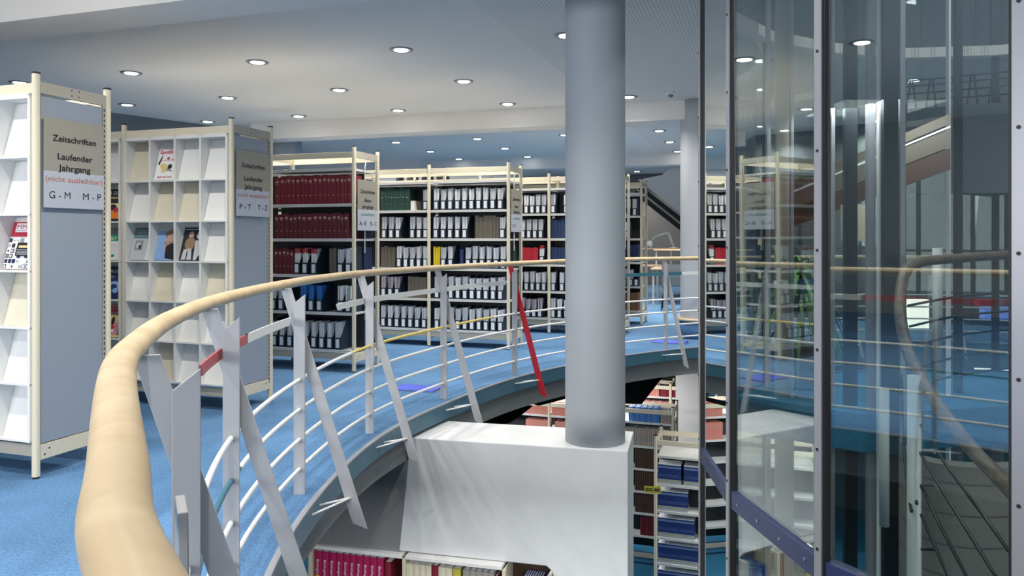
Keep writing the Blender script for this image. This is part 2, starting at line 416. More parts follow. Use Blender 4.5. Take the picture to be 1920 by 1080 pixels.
# ------------------------------------------------------------------ round columns
def column(name, c, r, z0, z1, mt):
    mb = MB(); prof = [(r, z0 + (z1 - z0) * k / 14) for k in range(15)]
    mb.lathe((c[0], c[1], 0), prof, mt, 64); return struct(mb, name, smooth=True)
M_col = mat('blue grey painted column', (0.42, 0.45, 0.49), .6, noise=(1.6, .04, 4), bump=(9, .18))
COLC = (.618, 5.70)
column('pillar', COLC, .222, -.15, HCZ, M_col)
column('pillar_far', (2.55, 10.45), .25, .0, HCZ, M_col)
column('pillar_back', (-4.43, 14.8), .36, .0, HCZ, M_col)
mb = MB(); mb.lathe((2.55, 10.45, 0), [(.262, 0), (.262, .24)], M_carpet, 48)
mb.lathe((2.55, 10.45, 0), [(.30, .24), (.30, .275)], M_plank, 48)
tag(mb.build('column_plinth', smooth=True), 'round carpeted plinth with a pale wooden rim around the far round column', 'plinth')
mb = MB(); mb.box(-.43, .9, -.2, .5, -3.3, -.33, M_white, Matrix.Translation((3.0, 11.9, 0)) @ Matrix.Rotation(-TH, 4, 'Z')); struct(mb, 'pillar_lower')

# ------------------------------------------------------------------ white portal block below the column
BA = Vector((-.766, 5.77, 0)); BB = Vector((.818, 5.405, 0))
bd = (BB - BA).normalized(); bn = Vector((-bd.y, bd.x, 0))
def bp(s, t, z): return BA + bd * s + bn * t + Vector((0, 0, z))
LB = (BB - BA).length
s_open = 1.10
mb = MB()
prof = [(.0, -.15), (LB, -.15), (LB, -3.3), (s_open, -3.3), (s_open, -1.11), (s_open - .02, -1.05), (s_open - .06, -1.018), (-.09, -1.010)]
mb.prism([bp(s, 0, z) for s, z in prof], bn * .57, M_block)
struct(mb, 'wall_portal', 'white painted concrete block carrying the round column', bevel=.008)

mb = MB(); mb.prism([bp(s, .004, z) for s, z in [(-2.2, -.33), (-.005, -.33), (-.09, -1.03), (-2.2, -1.0)]], bn * .55, M_slab); struct(mb, 'wall_under_balcony')  # portal wall under the balcony, its shade put in as grey colour
# ------------------------------------------------------------------ railing
rail = tag(empty('railing', (0, 0, 0)), 'curved balustrade with a pale wooden handrail and slanted steel struts round the void', 'railing')
hp = [p + Vector((0, 0, 1.10)) for p in LOOP]
MB().tube(hp, .032, M_beech, 20, rz=.025, closed=True).build('handrail', rail, smooth=True)
POSTS = [(-.245, .60), (-.735, 1.73), (-1.047, 2.86), (-1.12, 4.04), (-.984, 5.30), (-.574, 6.44), (.026, 7.58), (.87, 8.55), (1.873, 9.35),
         (3.10, 9.91), (4.45, 10.18), (5.8, 10.05), (7.05, 9.55)]
PI_ = []
for k, (x, y) in enumerate(POSTS):
    i = nearest(POSTC, (x, y)); N = len(POSTC)
    t = (POSTC[(i + 1) % N] - POSTC[i - 1]).normalized(); nr = Vector((t.y, -t.x, 0))
    c = Vector((x, y, 0)); PI_.append((i, c, t, nr))
    hw, th = .030, .006
    # vertical post: T-shaped flat with a slanted top, high side to the void
    mb = MB(); prof = [(-hw, .0), (hw, .0), (hw, 1.055), (-hw, 1.008)]
    mb.prism([c + nr * a - t * th + Vector((0, 0, z)) for a, z in prof], t * th * 2, M_rail)
    mb.prism([c + nr * a + t * th + Vector((0, 0, z)) for a, z in [(-.006, 0), (.006, 0), (.006, 1.02), (-.006, 1.02)]], t * .022, M_rail)
    mb.build('post', rail, bevel=.0015)
    # slanted strut
    mt = M_red if k == 6 else M_rail
    if k == 0: c = Vector((-.330, .765, 0)); nr = Vector((.44, -.90, 0)).normalized(); t = Vector((-nr.y, nr.x, 0))
    o0 = c + t * (.045 if k else 0)
    a, b, w = (-.085 if k else .0), .30, .030
    mb = MB(); prof = [(a - w, 1.085), (a + w * .9, 1.085), (b + w + .02, -.195), (b - w, -.165)]
    mb.prism([o0 + nr * q - t * .005 + Vector((0, 0, z)) for q, z in prof], t * .010, mt)
    st = mb.build('strut', rail, bevel=.0015)
    if k == 6: st['label'] = 'red painted strut'
    # two thin bracket rods from the strut to the fascia
    i2 = nearest(EDGE, (x, y))
    zc = -.03; q0 = o0 + nr * .262 + Vector((0, 0, zc))
    for dt_ in (-.16, -.02):
        e = c + nr * .11 + t * dt_ + Vector((0, 0, zc - .02))
        MB().tube([q0 + t * .0, e], .0065, M_railw, 8).build('bracket', rail, smooth=True)

def arc(loop, pa, pb, z):
    i, j = nearest(loop, pa), nearest(loop, pb); N = len(loop); out = []
    while True:
        out.append(loop[i] + Vector((0, 0, z)))
        if i == j: break
        i = (i + 1) % N
    return out
fine = catmull([tuple(p) for p in POSTC], True, 4)
RZ = (.605, .447, .290, .135)
START = (-.245, .60); END = (7.05, 9.55)
at_d = lambda px, d: ((px - 960) / 1437 * d, d)
segs = [(0, START, at_d(664, 4.98), M_railw, None), (0, at_d(664, 4.98), at_d(929, 7.25), M_yel, 'yellow painted rod'), (0, at_d(929, 7.25), END, M_railw, None),
        (1, START, (-1.06, 3.02), M_teal, 'teal painted rod'), (1, (-1.06, 3.02), END, M_railw, None),
        (2, START, END, M_railw, None), (3, START, END, M_railw, None)]
for r_, a, b, mt, lb in segs:
    o = MB().tube(arc(fine, a, b, RZ[r_]), .0105, mt, 10).build('rod', rail, smooth=True)
    if lb: o['label'] = lb
barl = off(fine, -.045)
for a, b, mt, lb in [((-1.0, 2.55), (-1.12, 3.32), M_redp, 'faded red flat bar'), ((-1.12, 3.32), (-1.12, 4.0), M_railw, 'white flat bar'),
                     ((-1.07, 4.88), (0.0, 7.50), M_railw, 'white flat bar'), ((1.05, 8.75), (2.10, 9.55), M_teal, 'teal flat bar'),
                     ((2.10, 9.55), (4.2, 10.2), M_railw, 'white flat bar')]:
    pts = arc(barl, a, b, 0); mb = MB(); k = mb.m(mt); n = len(pts)
    for i, p in enumerate(pts):
        t = (pts[min(i + 1, n - 1)] - pts[max(i - 1, 0)]).normalized(); nr = Vector((t.y, -t.x, 0))
        for q, z in ((-.004, .895), (.004, .895), (.004, .935), (-.004, .935)):
            s_ = 0.0
            if i == 0 and z > .9: s_ = -.03
            if i == n - 1 and z > .9: s_ = .03
            mb.v.append(tuple(p + nr * q + t * s_ + Vector((0, 0, z))))
    for i in range(n - 1):
        for q in range(4):
            mb.f.append((i * 4 + q, i * 4 + (q + 1) % 4, i * 4 + 4 + (q + 1) % 4, i * 4 + 4 + q)); mb.mi.append(k)
    mb.f.append((3, 2, 1, 0)); mb.mi.append(k); e = (n - 1) * 4; mb.f.append((e, e + 1, e + 2, e + 3)); mb.mi.append(k)
    mb.build('flat_bar', rail)['label'] = lb

# ------------------------------------------------------------------ glass drum
CEN = Vector((4.0, 5.0, 0))
n_ = len(DR)
# corners order: DR is clockwise seen from above, corner 0 = px1316, last = px1370
BAND_Z = (-.10, .0)
for i in range(n_):
    a = Vector((*DR[i], 0)); b = Vector((*DR[(i + 1) % n_], 0)); d = (b - a); L = d.length; d.normalize()
    out = Vector((d.y, -d.x, 0))
    if out.dot((a + b) / 2 - CEN) < 0: out = -out
    near = i in (17, 18, 19, 20)
    tilt = .0046 if i in (18, 19) else 0
    for z0, z1 in ((.0, 6.1), (-3.3, -.10)):
        mb = MB(); g = .03
        P = []
        for z in (z0, z1):
            o_ = out * (tilt * (z - 1.35))
            for q in (a + d * g, b - d * g):
                for w in (0, -.01):
                    P.append(q + o_ + out * w + Vector((0, 0, z)))
        # order: z0: a0 a1 b0 b1 ; z1 same
        k = mb.m(M_glass); mb.v = [tuple(p) for p in P]
        mb.f = [(0, 2, 6, 4), (1, 3, 7, 5), (0, 1, 5, 4), (2, 3, 7, 6), (0, 1, 3, 2), (4, 5, 7, 6)]; mb.mi = [k] * 6
        pane = mb.build('window_%d' % (i + 1 + (0 if z0 == 0 else 40))); pane['kind'] = 'structure'
    # band
    mb = MB(); mb.prism([a + out * .012 + Vector((0, 0, z)) for z in (-.10, -.005)] + [a - out * .05 + Vector((0, 0, z)) for z in (-.005, -.10)], d * L, M_navyband)
    for s_ in (.12, .37, .62, .87):
        c = a + d * (L * s_) + out * .012 + Vector((0, 0, -.05))
        mb.tube([c, c + out * .006], .008, M_steel, 8)
    struct(mb, 'trim_%d' % (i + 1))
    # mullion: flat steel cover strip outside, black gasket beside it
    nxt = Vector((*DR[(i + 1) % n_], 0)) - a; prv = a - Vector((*DR[i - 1], 0))
    bis = (a - CEN).normalized(); tg = Vector((-bis.y, bis.x, 0))
    od = (out + (Vector((prv.y, -prv.x, 0)).normalized() * (1 if Vector((prv.y, -prv.x, 0)).dot(a - CEN) > 0 else -1))).normalized()
    tg = Vector((-od.y, od.x, 0))
    mb = MB()
    hw = .021
    mb.prism([a + tg * s_ + od * w + Vector((0, 0, -3.3)) for s_, w in ((-hw, .012), (hw, .012), (hw, .020), (-hw, .020))], (0, 0, 9.4), M_mull)
    mb.prism([a + tg * s_ + od * w + Vector((0, 0, -3.3)) for s_, w in ((-hw - .012, -.02), (hw + .012, -.02), (hw + .012, .011), (-hw - .012, .011))], (0, 0, 9.4), M_dark)
    for z in [-3 + .42 * q for q in range(16)]:
        c = a + od * .020 + Vector((0, 0, z + .1))
        mb.tube([c, c + od * .003], .007, M_dark, 8)
    struct(mb, 'trim_%d' % (i + 31))
# ------------------------------------------------------------------ ceiling downlights
def make_downlight():
    r = tag(empty('ceiling_downlight'), 'round recessed downlight in the grey ceiling, one of the rows', 'ceiling light', 'recessed ceiling downlights')
    MB().lathe((0, 0, 0), [(.118, -.001), (.118, -.006), (.104, -.013), (.080, -.010), (.078, -.001)], M_ring, 32).build('trim_ring', r, smooth=True)
    MB().lathe((0, 0, 0), [(.068, -.002), (.068, -.013), (.05, -.015)], M_lamp, 32).build('diffuser', r, smooth=True)
    return r
proto = None
lampd = bpy.data.lights.new('downlight_lamp', 'SPOT'); lampd.energy = 75; lampd.spot_size = math.radians(138); lampd.spot_blend = .9
lampd.shadow_soft_size = .03; lampd.color = (1, .95, .87)
lampf = lampd.copy(); lampf.energy = 125; lampf.color = (1, .90, .76)
def downlight(U, V, lamp=True, z=HCZ):
    global proto
    if proto is None: proto = make_downlight(); o = proto
    else: o = copy_tree(proto)
    U *= KC; V *= KC; o.location = uv(U, V, z)
    if lamp:
        l = bpy.data.objects.new('downlight_lamp', lampf if V > 11.5 else lampd); COL.objects.link(l); l.location = uv(U, V, z - .05)
P0U, P0V = -5.203 * UX - 8.10 * UX * 0 + 8.10 * UY, -5.203 * VX + 8.10 * VY
U0L = -5.203 * UX + 8.10 * UY
for V, sh, i0, i1 in [(P0V, 0, -1, 5), (P0V + 1.42, 0.013, -1, 6), (P0V + 2.85, .015, -1, 7)]:
    for i in range(i0, i1): downlight(U0L + sh + 1.488 * i, V, lamp=(i >= 0))
for V, sh, i0, i1 in [(P0V + 5.785, -.02, 1, 7), (P0V + 7.22, -.03, 1, 8), (P0V + 8.70, -.06, 1, 8)]:
    for i in range(i0, i1): downlight(U0L + sh + 1.488 * i, V, lamp=(V < 14))
for V in (P0V + 11.4, P0V + 12.8):
    for i in range(2, 8): downlight(U0L + 1.488 * i, V, lamp=(i % 2 == 1))
for V in (.55, 2.0, 3.15):
    for i in range(2, 5): downlight(U0L + 1.488 * i + .7, V)
# small ceiling fittings
det = tag(empty('smoke_detector', (1.795 * KC, 8.68 * KC, HCZ)), 'small round smoke detector on the ceiling right of the big column', 'smoke detector')
MB().lathe((0, 0, 0), [(.06, -.001), (.06, -.02), (.045, -.026)], M_white, 24).build('base', det, smooth=True)
MB().lathe((0, 0, 0), [(.03, -.026), (.034, -.05), (.02, -.062)], M_ring, 20).build('sensor', det, smooth=True)

# ------------------------------------------------------------------ racks
LV = (2.06, 1.700, 1.345, .975, .595, .215)
def upright_mesh(slots):
    mb = MB(); mb.lathe((0, 0, 0), [(.021, .012), (.021, 2.275)], M_cream, 16)
    mb.lathe((0, 0, 0), [(.0225, 2.275), (.0225, 2.285)], M_dark, 16); mb.lathe((0, 0, 0), [(.018, 0), (.018, .012)], M_dark, 12)
    if slots:
        mb.box(-.004, .012, -.042, -.020, .15, 2.17, M_creamd)
        for k in range(62): mb.box(.0115, .0130, -.037, -.029, .18 + k * .032, .198 + k * .032, M_dark)
    me = mb.mesh('upright'); return me
UPF, UPR = upright_mesh(False), upright_mesh(True)
def inst(name, me, parent=None, loc=(0, 0, 0)):
    o = bpy.data.objects.new(name, me); COL.objects.link(o); o.parent = parent; o.location = loc; return o
DEP = .49
class Rack: pass
def rack(U0, V, nb, label, bay=1.05, display=False, z=0, levels=LV, end_panel=False, left=0):
    r = Rack(); r.U0, r.V, r.bay, r.z = U0, V, bay, z; r.lv = levels
    root = tag(empty('shelving_rack', uv(U0, V, z), -TH), label, 'shelving rack'); r.root = root
    for k in range(nb + 1):
        x = -k * bay
        inst('upright', UPF, root, (x, 0, 0)); inst('upright', UPR, root, (x, DEP, 0))
        mb = MB(); mb.box(x - .012, x + .012, .02, DEP - .02, 2.17, 2.235, M_cream if k else M_creamd)
        for yy in (.22, .27):
            for zz in (2.185, 2.218): mb.box(x + .0118, x + .0128, yy, yy + .008, zz, zz + .008, M_dark)
        mb.build('cross_beam', root, bevel=.002)
        mb = MB(); mb.box(x - .012, x + .012, .02, DEP - .02, .10, .185, M_cream)
        for yy in (.04, .07, .41): mb.box(x + .0118, x + .013, yy, yy + .010, .12 + (yy > .05) * .03, .130 + (yy > .05) * .03, M_dark)
        mb.build('base_beam', root, bevel=.002)
    for k in range(nb):
        x1, x0 = -k * bay - .022, -(k + 1) * bay + .022
        for yy in (-.006, DEP - .012):
            MB().box(x0, x1, yy, yy + .018, 2.165, 2.225, M_cream).build('top_beam', root, bevel=.002)
            MB().box(x0, x1, yy + .01, yy + .024, .12, .185, M_creamd).build('plinth_beam', root)
        if display:
            for yy, sg in ((0.0, 1), (DEP, -1)):
                mb = MB(); cols = 4; cw = (x1 - x0 - .018) / cols
                zt = [2.15, 1.815, 1.490, 1.170, .850, .532, .215]
                def fb(a, b, c, d_, e, f):
                    d_ = .13 if d_ == .215 else d_
                    y0_, y1_ = sorted((yy + sg * c, yy + sg * d_)); mb.box(a, b, y0_, y1_, e, f, M_white)
                for c in range(cols + 1): fb(x0 + c * cw, x0 + c * cw + .018, -.02, .215, .20, 2.165)
                for z_ in zt: fb(x0, x1, -.022, .215, z_ - .012, z_)
                fb(x0, x1, -.02, .215, 2.15, 2.165)
                mb.build('compartment_grid', root)
                for c in range(cols):
                    for q in range(6):
                        if sg < 0: continue
                        a = x0 + c * cw + .019; b = a + cw - .020; zb = zt[q + 1] + .001; hh = zt[q] - .014 - zb
                        beige = (c, q) in ((0, 0), (1, 1), (1, 3), (3, 3)) or (c + q * 3) % 11 == 5
                        p = MB().prism([Vector((a, .012, zb)), Vector((a, .016, zb)), Vector((a, .102, zb + hh)), Vector((a, .096, zb + hh))], (b - a, 0, 0),
                                       M_beige if beige else M_white).build('sloped_plate', root)
        else:
            for zt in levels:
                mb = MB(); mb.box(x0, x1, .0, DEP, zt - .022, zt, M_shelf)
                mb.box(x0, x1, -.004, .0, zt - .026, zt + .004, M_shelf); mb.box(x0, x1, -.0045, -.004, zt - .013, zt - .009, M_creamd)
                mb.build('shelf', root)
            MB().box(x0, x1, DEP / 2 - .004, DEP / 2 + .004, .2, 2.02, M_dark).build('back_panel', root)  # added panel, near black to stand in for the shade between items
    if end_panel:
        MB().box(-(nb * bay) + .02, -.02, DEP / 2 - .005, DEP / 2 + .005, .2, 2.15, M_white).build('divider_panel', root)
        MB().box(-.008, .008, .025, DEP - .045, .19, 2.155, M_panel).build('end_panel', root, bevel=.002)
    return r
RGM = rack(-3.90, 3.245, 2, 'cream framed magazine display rack signed G - M and M - P, nearest on the left', display=True, end_panel=True)
RPT = rack(-3.93, 4.94, 3, 'cream framed magazine display rack signed P - T and T - Z behind the handrail', display=True, end_panel=True)
RAB = rack(-3.95, 6.83, 3, 'cream framed shelving rack of burgundy volumes signed A - B and B - C')
RCD = rack(-2.965, 8.78, 4, 'cream framed shelving rack full of navy magazine files, signed C - D')
REE = rack(-1.89, 10.51, 5, 'cream framed shelving rack with bright red volumes beyond the C - D rack')
RFF = rack(-1.86, 12.0, 2, 'cream framed shelving rack just right of the big round column')

# brace wires in the open rack ends
for r in (RAB, RCD, REE):
    mb = MB(); mb.tube([(0.0, .25, 2.17), (0.0, .22, 2.08)], .006, M_shelf, 6); mb.tube([(0.0, .22, 2.08), (0, .22, 1.2)], .006, M_shelf, 6)
    mb.build('brace_rod', r.root)

# ------------------------------------------------------------------ things on the shelves
def file_mesh(body):
    mb = MB(); w, d, h = .074, .222, .295; t = .0025; fh = .122
    for x in (0, w - t):
        mb.prism([Vector((x, 0, 0)), Vector((x, d, 0)), Vector((x, d, h)), Vector((x, .12, h)), Vector((x, 0, fh))], (t, 0, 0), body)
    mb.box(t, w - t, 0, t, 0, fh, body); mb.box(t, w - t, d - t, d, 0, h, body); mb.box(t, w - t, t, d - t, 0, t, body)
    return mb.mesh('magazine_file')
FILE_ME = file_mesh(M_navy)
LAB_ME = MB().box(.015, .057, -.0012, -.0002, .020, .108, M_label).mesh('label')
_m = MB(); _m.box(.024, .048, -.0016, -.0012, .05, .056, M_jgrey); _m.box(.024, .048, -.0016, -.0012, .064, .067, M_jgrey)
PAL = {'w': [mat('white magazine paper', (.78, .79, .82), .5), mat('pale grey magazine', (.52, .54, .58), .5), mat('grey magazine', (.36, .38, .42), .5)],
       'b': [M_blue, mat('deep blue magazine', (.02, .12, .42), .5), mat('mid blue magazine', (.04, .22, .55), .5)],
       'r': [M_label, M_label, mat('pale magazine', (.6, .6, .62), .5)],
       'm': [mat('mauve magazine', (.36, .28, .36), .5), mat('pale magazine2', (.6, .58, .62), .5), mat('dark magazine', (.10, .10, .13), .5)],
       'g': [M_label, mat('green magazine', (.03, .25, .13), .5), M_label]}
def bundle_mesh(kind, seed):
    rd = random.Random(seed); mb = MB(); x = .0035
    hb = rd.choice((.262, .27, .278))
    while x < .068:
        t = rd.uniform(.0025, .0075); t = min(t, .0705 - x)
        if t < .001: break
        hh = hb + rd.uniform(-.012, .006); dp = rd.uniform(.004, .012)
        mt = rd.choices(PAL[kind], (5, 3, 1))[0]
        mb.box(x, x + t * .93, .006 + dp, .216, .003, hh, mt)
        if kind == 'r': mb.box(x, x + t * .93, .006 + dp - .0005, .2, hh - .045, hh + .001, M_red)
        x += t
    return mb.mesh('magazine_bundle')
BUN = {k: [bundle_mesh(k, 10 * i + ord(k)) for i in range(6)] for k in PAL}
def book_mesh(mt, w, h, d=.21, marks=None, seed=0):
    mb = MB(); n = 5
    mb.box(0, .003, .004, d, 0, h, mt); mb.box(w - .003, w, .004, d, 0, h, mt)
    pts = [Vector((w * k / n, .004 - .006 * math.sin(PI * k / n), 0)) for k in range(n + 1)] + [Vector((w, .008, 0)), Vector((0, .008, 0))]
    mb.prism(pts, (0, 0, h), mt)
    mb.box(.003, w - .003, .008, d - .006, .004, h - .005, M_label)
    if marks:
        for z0, z1, f in marks: mb.box(w * (.5 - f / 2), w * (.5 + f / 2), -.0030, -.0015, h * z0, h * z1, M_gold)
    return mb.mesh('bound_volume')
BK = {}
def book(mt, w, h, marks=None, key=None):
    k = (mt.name, round(w, 3), round(h, 3), marks is not None)
    if k not in BK: BK[k] = book_mesh(mt, w, h, marks=marks)
    return BK[k]
ORD = ['first', 'second', 'third', 'fourth', 'fifth', 'sixth', 'seventh', 'eighth', 'ninth', 'tenth', 'eleventh', 'twelfth', 'thirteenth', 'fourteenth',
       'fifteenth', 'sixteenth', 'seventeenth', 'eighteenth', 'nineteenth', 'twentieth', 'twenty-first', 'twenty-second', 'twenty-third', 'twenty-fourth', 'twenty-fifth', 'twenty-sixth', 'twenty-seventh', 'twenty-eighth']
LVN = ['top', 'upper', 'middle', 'fourth', 'bottom']
def item_loc(r, px, lev, dy=.012):
    x = u_at(px, r.V) - r.U0
    P = uv(r.U0 + x, r.V, 0) + Vector((VX, VY, 0)) * dy
    P.z = r.z + r.lv[lev] + .001; return P
cnt = {}
def fname(r, lev, where):
    k = (id(r), lev, where); cnt[k] = cnt.get(k, -1) + 1; return ORD[min(cnt[k], 23)]
FPROTO = None
def add_file(r, lev, px, where, kind='w', lean=0.0, lbl=True):
    """navy magazine file and its bundle of magazines; px = where its left edge stands on the rack front"""
    nth = fname(r, lev, where)
    o = bpy.data.objects.new('magazine_file', FILE_ME); COL.objects.link(o)
    o.location = item_loc(r, px, lev); o.rotation_euler = (0, 0, -TH)
    tag(o, 'navy magazine file, %s from left, %s shelf, %s' % (nth, LVN[lev - 1], where), 'magazine file', 'navy magazine files')
    if lbl: l = bpy.data.objects.new('label', LAB_ME); COL.objects.link(l); l.parent = o; l['label'] = 'white label'
    if kind:
        b = bpy.data.objects.new('magazine_bundle', random.choice(BUN[kind])); COL.objects.link(b)
        b.location = o.location + Vector((0, 0, .0008)); b.rotation_euler = (0, 0, -TH)
        c = {'w': 'pale', 'b': 'blue', 'r': 'white and red', 'm': 'mixed', 'g': 'white and green'}[kind]
        tag(b, '%s magazines in navy file, %s from left, %s shelf, %s' % (c, nth, LVN[lev - 1], where), 'magazines', 'magazine bundles in the files', 'stuff')
    return o
def add_files(r, lev, pxs, where, kind='w'):
    for p in pxs: add_file(r, lev, p, where, kind)
BM = [(.79, .87, .55), (.74, .755, .3), (.30, .33, .3)]
def add_books(r, lev, edges, where, mt, cname, h=.29, marks=None, z_=None, jit=.008, name='bound_volume'):
    for a, b in zip(edges[:-1], edges[1:]):
        w = abs(u_at(b, r.V) - u_at(a, r.V)) - .0012
        w = max(.012, round(w / .004) * .004 - .0008)
        if w > abs(u_at(b, r.V) - u_at(a, r.V)): w = abs(u_at(b, r.V) - u_at(a, r.V)) - .0008
        hh = h + random.choice((0, -jit, jit))
        o = bpy.data.objects.new(name, book(mt, w, hh, marks)); COL.objects.link(o)
        o.location = item_loc(r, a, lev, .02); o.rotation_euler = (0, 0, -TH)
        tag(o, '%s volume, %s from left, %s shelf, %s' % (cname, fname(r, lev, where), LVN[lev - 1], where), 'book', '%s volumes' % cname)
def lin(a, b, n): return [a + (b - a) * k / n for k in range(n + 1)]
c3 = lambda l: [500 + x * .2129 for x in l]
c4 = lambda l: [500 + x * .2408 for x in l]
c5 = lambda l: [700 + x * .1944 for x in l]
c6 = lambda l: [700 + x * .2222 for x in l]
c9 = lambda l: [940 + x * .1759 for x in l]
# rack A-B
w = 'rack A-B'
add_books(RAB, 1, c3([60, 107, 148, 162, 208, 245, 290, 322, 355, 400, 442, 483, 520, 556, 600, 635, 672, 697, 742]), w, M_burg, 'burgundy', .295, BM)
add_books(RAB, 2, c3([60, 97, 145, 187, 225, 262, 298, 345, 395, 445, 483, 525, 565, 608, 645, 668, 715]), w, M_burg2, 'dark burgundy', .255, BM)
add_books(RAB, 3, c4([50, 82, 112, 145, 170, 202]), w, M_burg2, 'dark burgundy', .265, BM)
add_files(RAB, 3, c4([204, 266, 335]), w, 'r')
add_books(RAB, 3, c4([478, 505, 532]), w, M_taupe, 'taupe', .27)
add_files(RAB, 3, c4([541, 604]), w)
add_files(RAB, 4, c4([20, 80]), w)
for p in c4([252, 314, 378]): add_file(RAB, 4, p, w, 'b')
add_files(RAB, 4, c4([540, 603]), w, 'g')
add_files(RAB, 5, c4([28, 87, 148, 210, 272, 335, 397, 459, 522]), w)
# rack C-D
w = 'left bay of rack C-D'
add_books(RCD, 1, c5([62, 98, 128, 155, 183, 210, 238, 265, 297, 345]), w, M_green, 'dark green', .285, [(.6, .615, .6), (.3, .31, .3)])
add_file(RCD, 1, 700 + 470 * .1944, w)
add_files(RCD, 2, c5([72, 140, 204, 345, 408, 471]), w)
add_books(RCD, 3, c5([65, 97, 128, 162, 205]), w, M_taupe, 'taupe', .27)
add_files(RCD, 3, c5([216, 280, 343, 406, 469]), w)
add_files(RCD, 4, c6([58, 115, 172]), w, 'm')
add_books(RCD, 4, c6([285, 315, 345, 378, 410, 445]), w, M_taupe, 'taupe', .27)
add_files(RCD, 5, c6([56, 113, 170, 227, 284, 341, 400]), w)
w = 'right bay of rack C-D'
add_files(RCD, 1, c5([574, 642, 710, 778, 846, 914, 982, 1050, 1118, 1190]), w)
add_files(RCD, 2, c5([570, 640, 708, 778, 848]), w)
add_books(RCD, 2, c5([975, 1010, 1052, 1100, 1143, 1178, 1208]), w, M_taupe, 'taupe', .275)
add_file(RCD, 2, 700 + 1211 * .1944, w)
add_books(RCD, 3, c5([572, 594, 615, 636]), w, M_ybook, 'yellow', .262)
add_files(RCD, 3, c5([642, 712]), w)
add_books(RCD, 3, c5([826, 862]), w, M_navy2, 'dark blue', .25)
add_files(RCD, 3, c5([880, 948, 1015, 1083, 1150, 1218]), w)
add_files(RCD, 4, c6([508, 567, 626, 685, 744, 803, 862, 921, 982, 1043]), w)
add_files(RCD, 5, c6([508, 567, 626, 685, 744, 803, 862, 921, 982, 1043]), w, 'w')
# rack E
w = 'left bay beyond rack C-D'
add_files(REE, 1, c9([172, 235, 297, 360, 422]), w)
add_files(REE, 2, c9([200, 263, 326, 389]), w)
add_books(REE, 3, c9([222, 250, 278, 305, 332, 360, 388]), w, M_rbook, 'bright red', .24)
add_file(REE, 3, 940 + 400 * .1759, w, 'r')
add_files(REE, 4, c9([174, 237, 299, 361, 422]), w)
add_files(REE, 5, c9([190, 253, 316, 379]), w, 'm')
w = 'right bay beyond rack C-D'
add_files(REE, 1, [1031.5, 1056, 1070, 1082, 1094, 1106], w)
add_books(REE, 2, lin(1031.5, 1125, 15), w, M_navy2, 'dark blue', .27)
add_books(REE, 3, lin(1031.5, 1125, 15), w, M_navy2, 'dark blue', .25)
add_files(REE, 4, [1032, 1048, 1060, 1072, 1084, 1100], w)
add_files(REE, 5, [1031.5, 1043.5, 1056, 1070, 1090, 1104], w)
w = 'rack right of big column'
add_files(RFF, 1, [1165, 1174, 1185], w, 'w'); add_file(RFF, 2, 1172, w, 'w')
add_books(RFF, 3, lin(1150, 1197, 8), w, M_navy2, 'dark blue', .27)
add_files(RFF, 4, [1156, 1167, 1178], w, 'w'); add_file(RFF, 4, 1188, w, None)
add_books(RFF, 5, lin(1160, 1197, 7), w, M_brown, 'brown', .27)
# rear-side items seen through the open rack ends
def rear(r, lev, dist, mt, cname, w_=.05, h=.28, where=''):
    me = book(mt, w_, h); o = bpy.data.objects.new('bound_volume', me); COL.objects.link(o)
    P = uv(r.U0 - dist, r.V, 0) + Vector((VX, VY, 0)) * (DEP - .02); P.z = r.lv[lev] + .001
    o.location = P; o.rotation_euler = (0, 0, -TH + PI)
    tag(o, '%s volume behind the %s shelf at the open end of %s' % (cname, LVN[lev - 1], where), 'book')
for r, wh in ((RAB, 'rack A-B'), (RCD, 'rack C-D')):
    rear(r, 1, .05, M_dbrown, 'brown', .05, .27, wh); rear(r, 2, .05, M_green if r is RCD else M_navy2, 'dark cloth', .05, .27, wh)
    rear(r, 3, .05, M_navy2 if r is RAB else M_green, 'dark', .05, .28, wh); rear(r, 4, .05, M_navy, 'navy', .05, .28, wh); rear(r, 5, .05, M_navy, 'navy', .05, .28, wh)

# lying things on rack tops
def flatpile(r, px, lev, w_, h, mt, label, cat='book'):
    mb = MB(); mb.box(0, w_, 0, .21, 0, h, mt); mb.box(.002, w_ - .002, -.001, .208, h * .12, h * .88, M_label)
    o = mb.build('boxed_volume'); o.location = item_loc(r, px, lev, .02); o.rotation_euler = (0, 0, -TH); tag(o, label, cat)
flatpile(RCD, 768.6, 1, .055, .125, M_creamb, 'cream boxed volume lower than the dark green volumes beside it')
for k in range(7):
    o = bpy.data.objects.new('bound_volume', book(M_grayb if k % 2 else M_navy, .05, .27)); COL.objects.link(o)
    o.location = item_loc(REE, 800 + 14 * k - 60, 0, .05); o.rotation_euler = (0, 0, -TH)
    tag(o, 'dim volume on top of the far rack, %s from left of seven' % ORD[k], 'book', 'volumes on the far rack top')

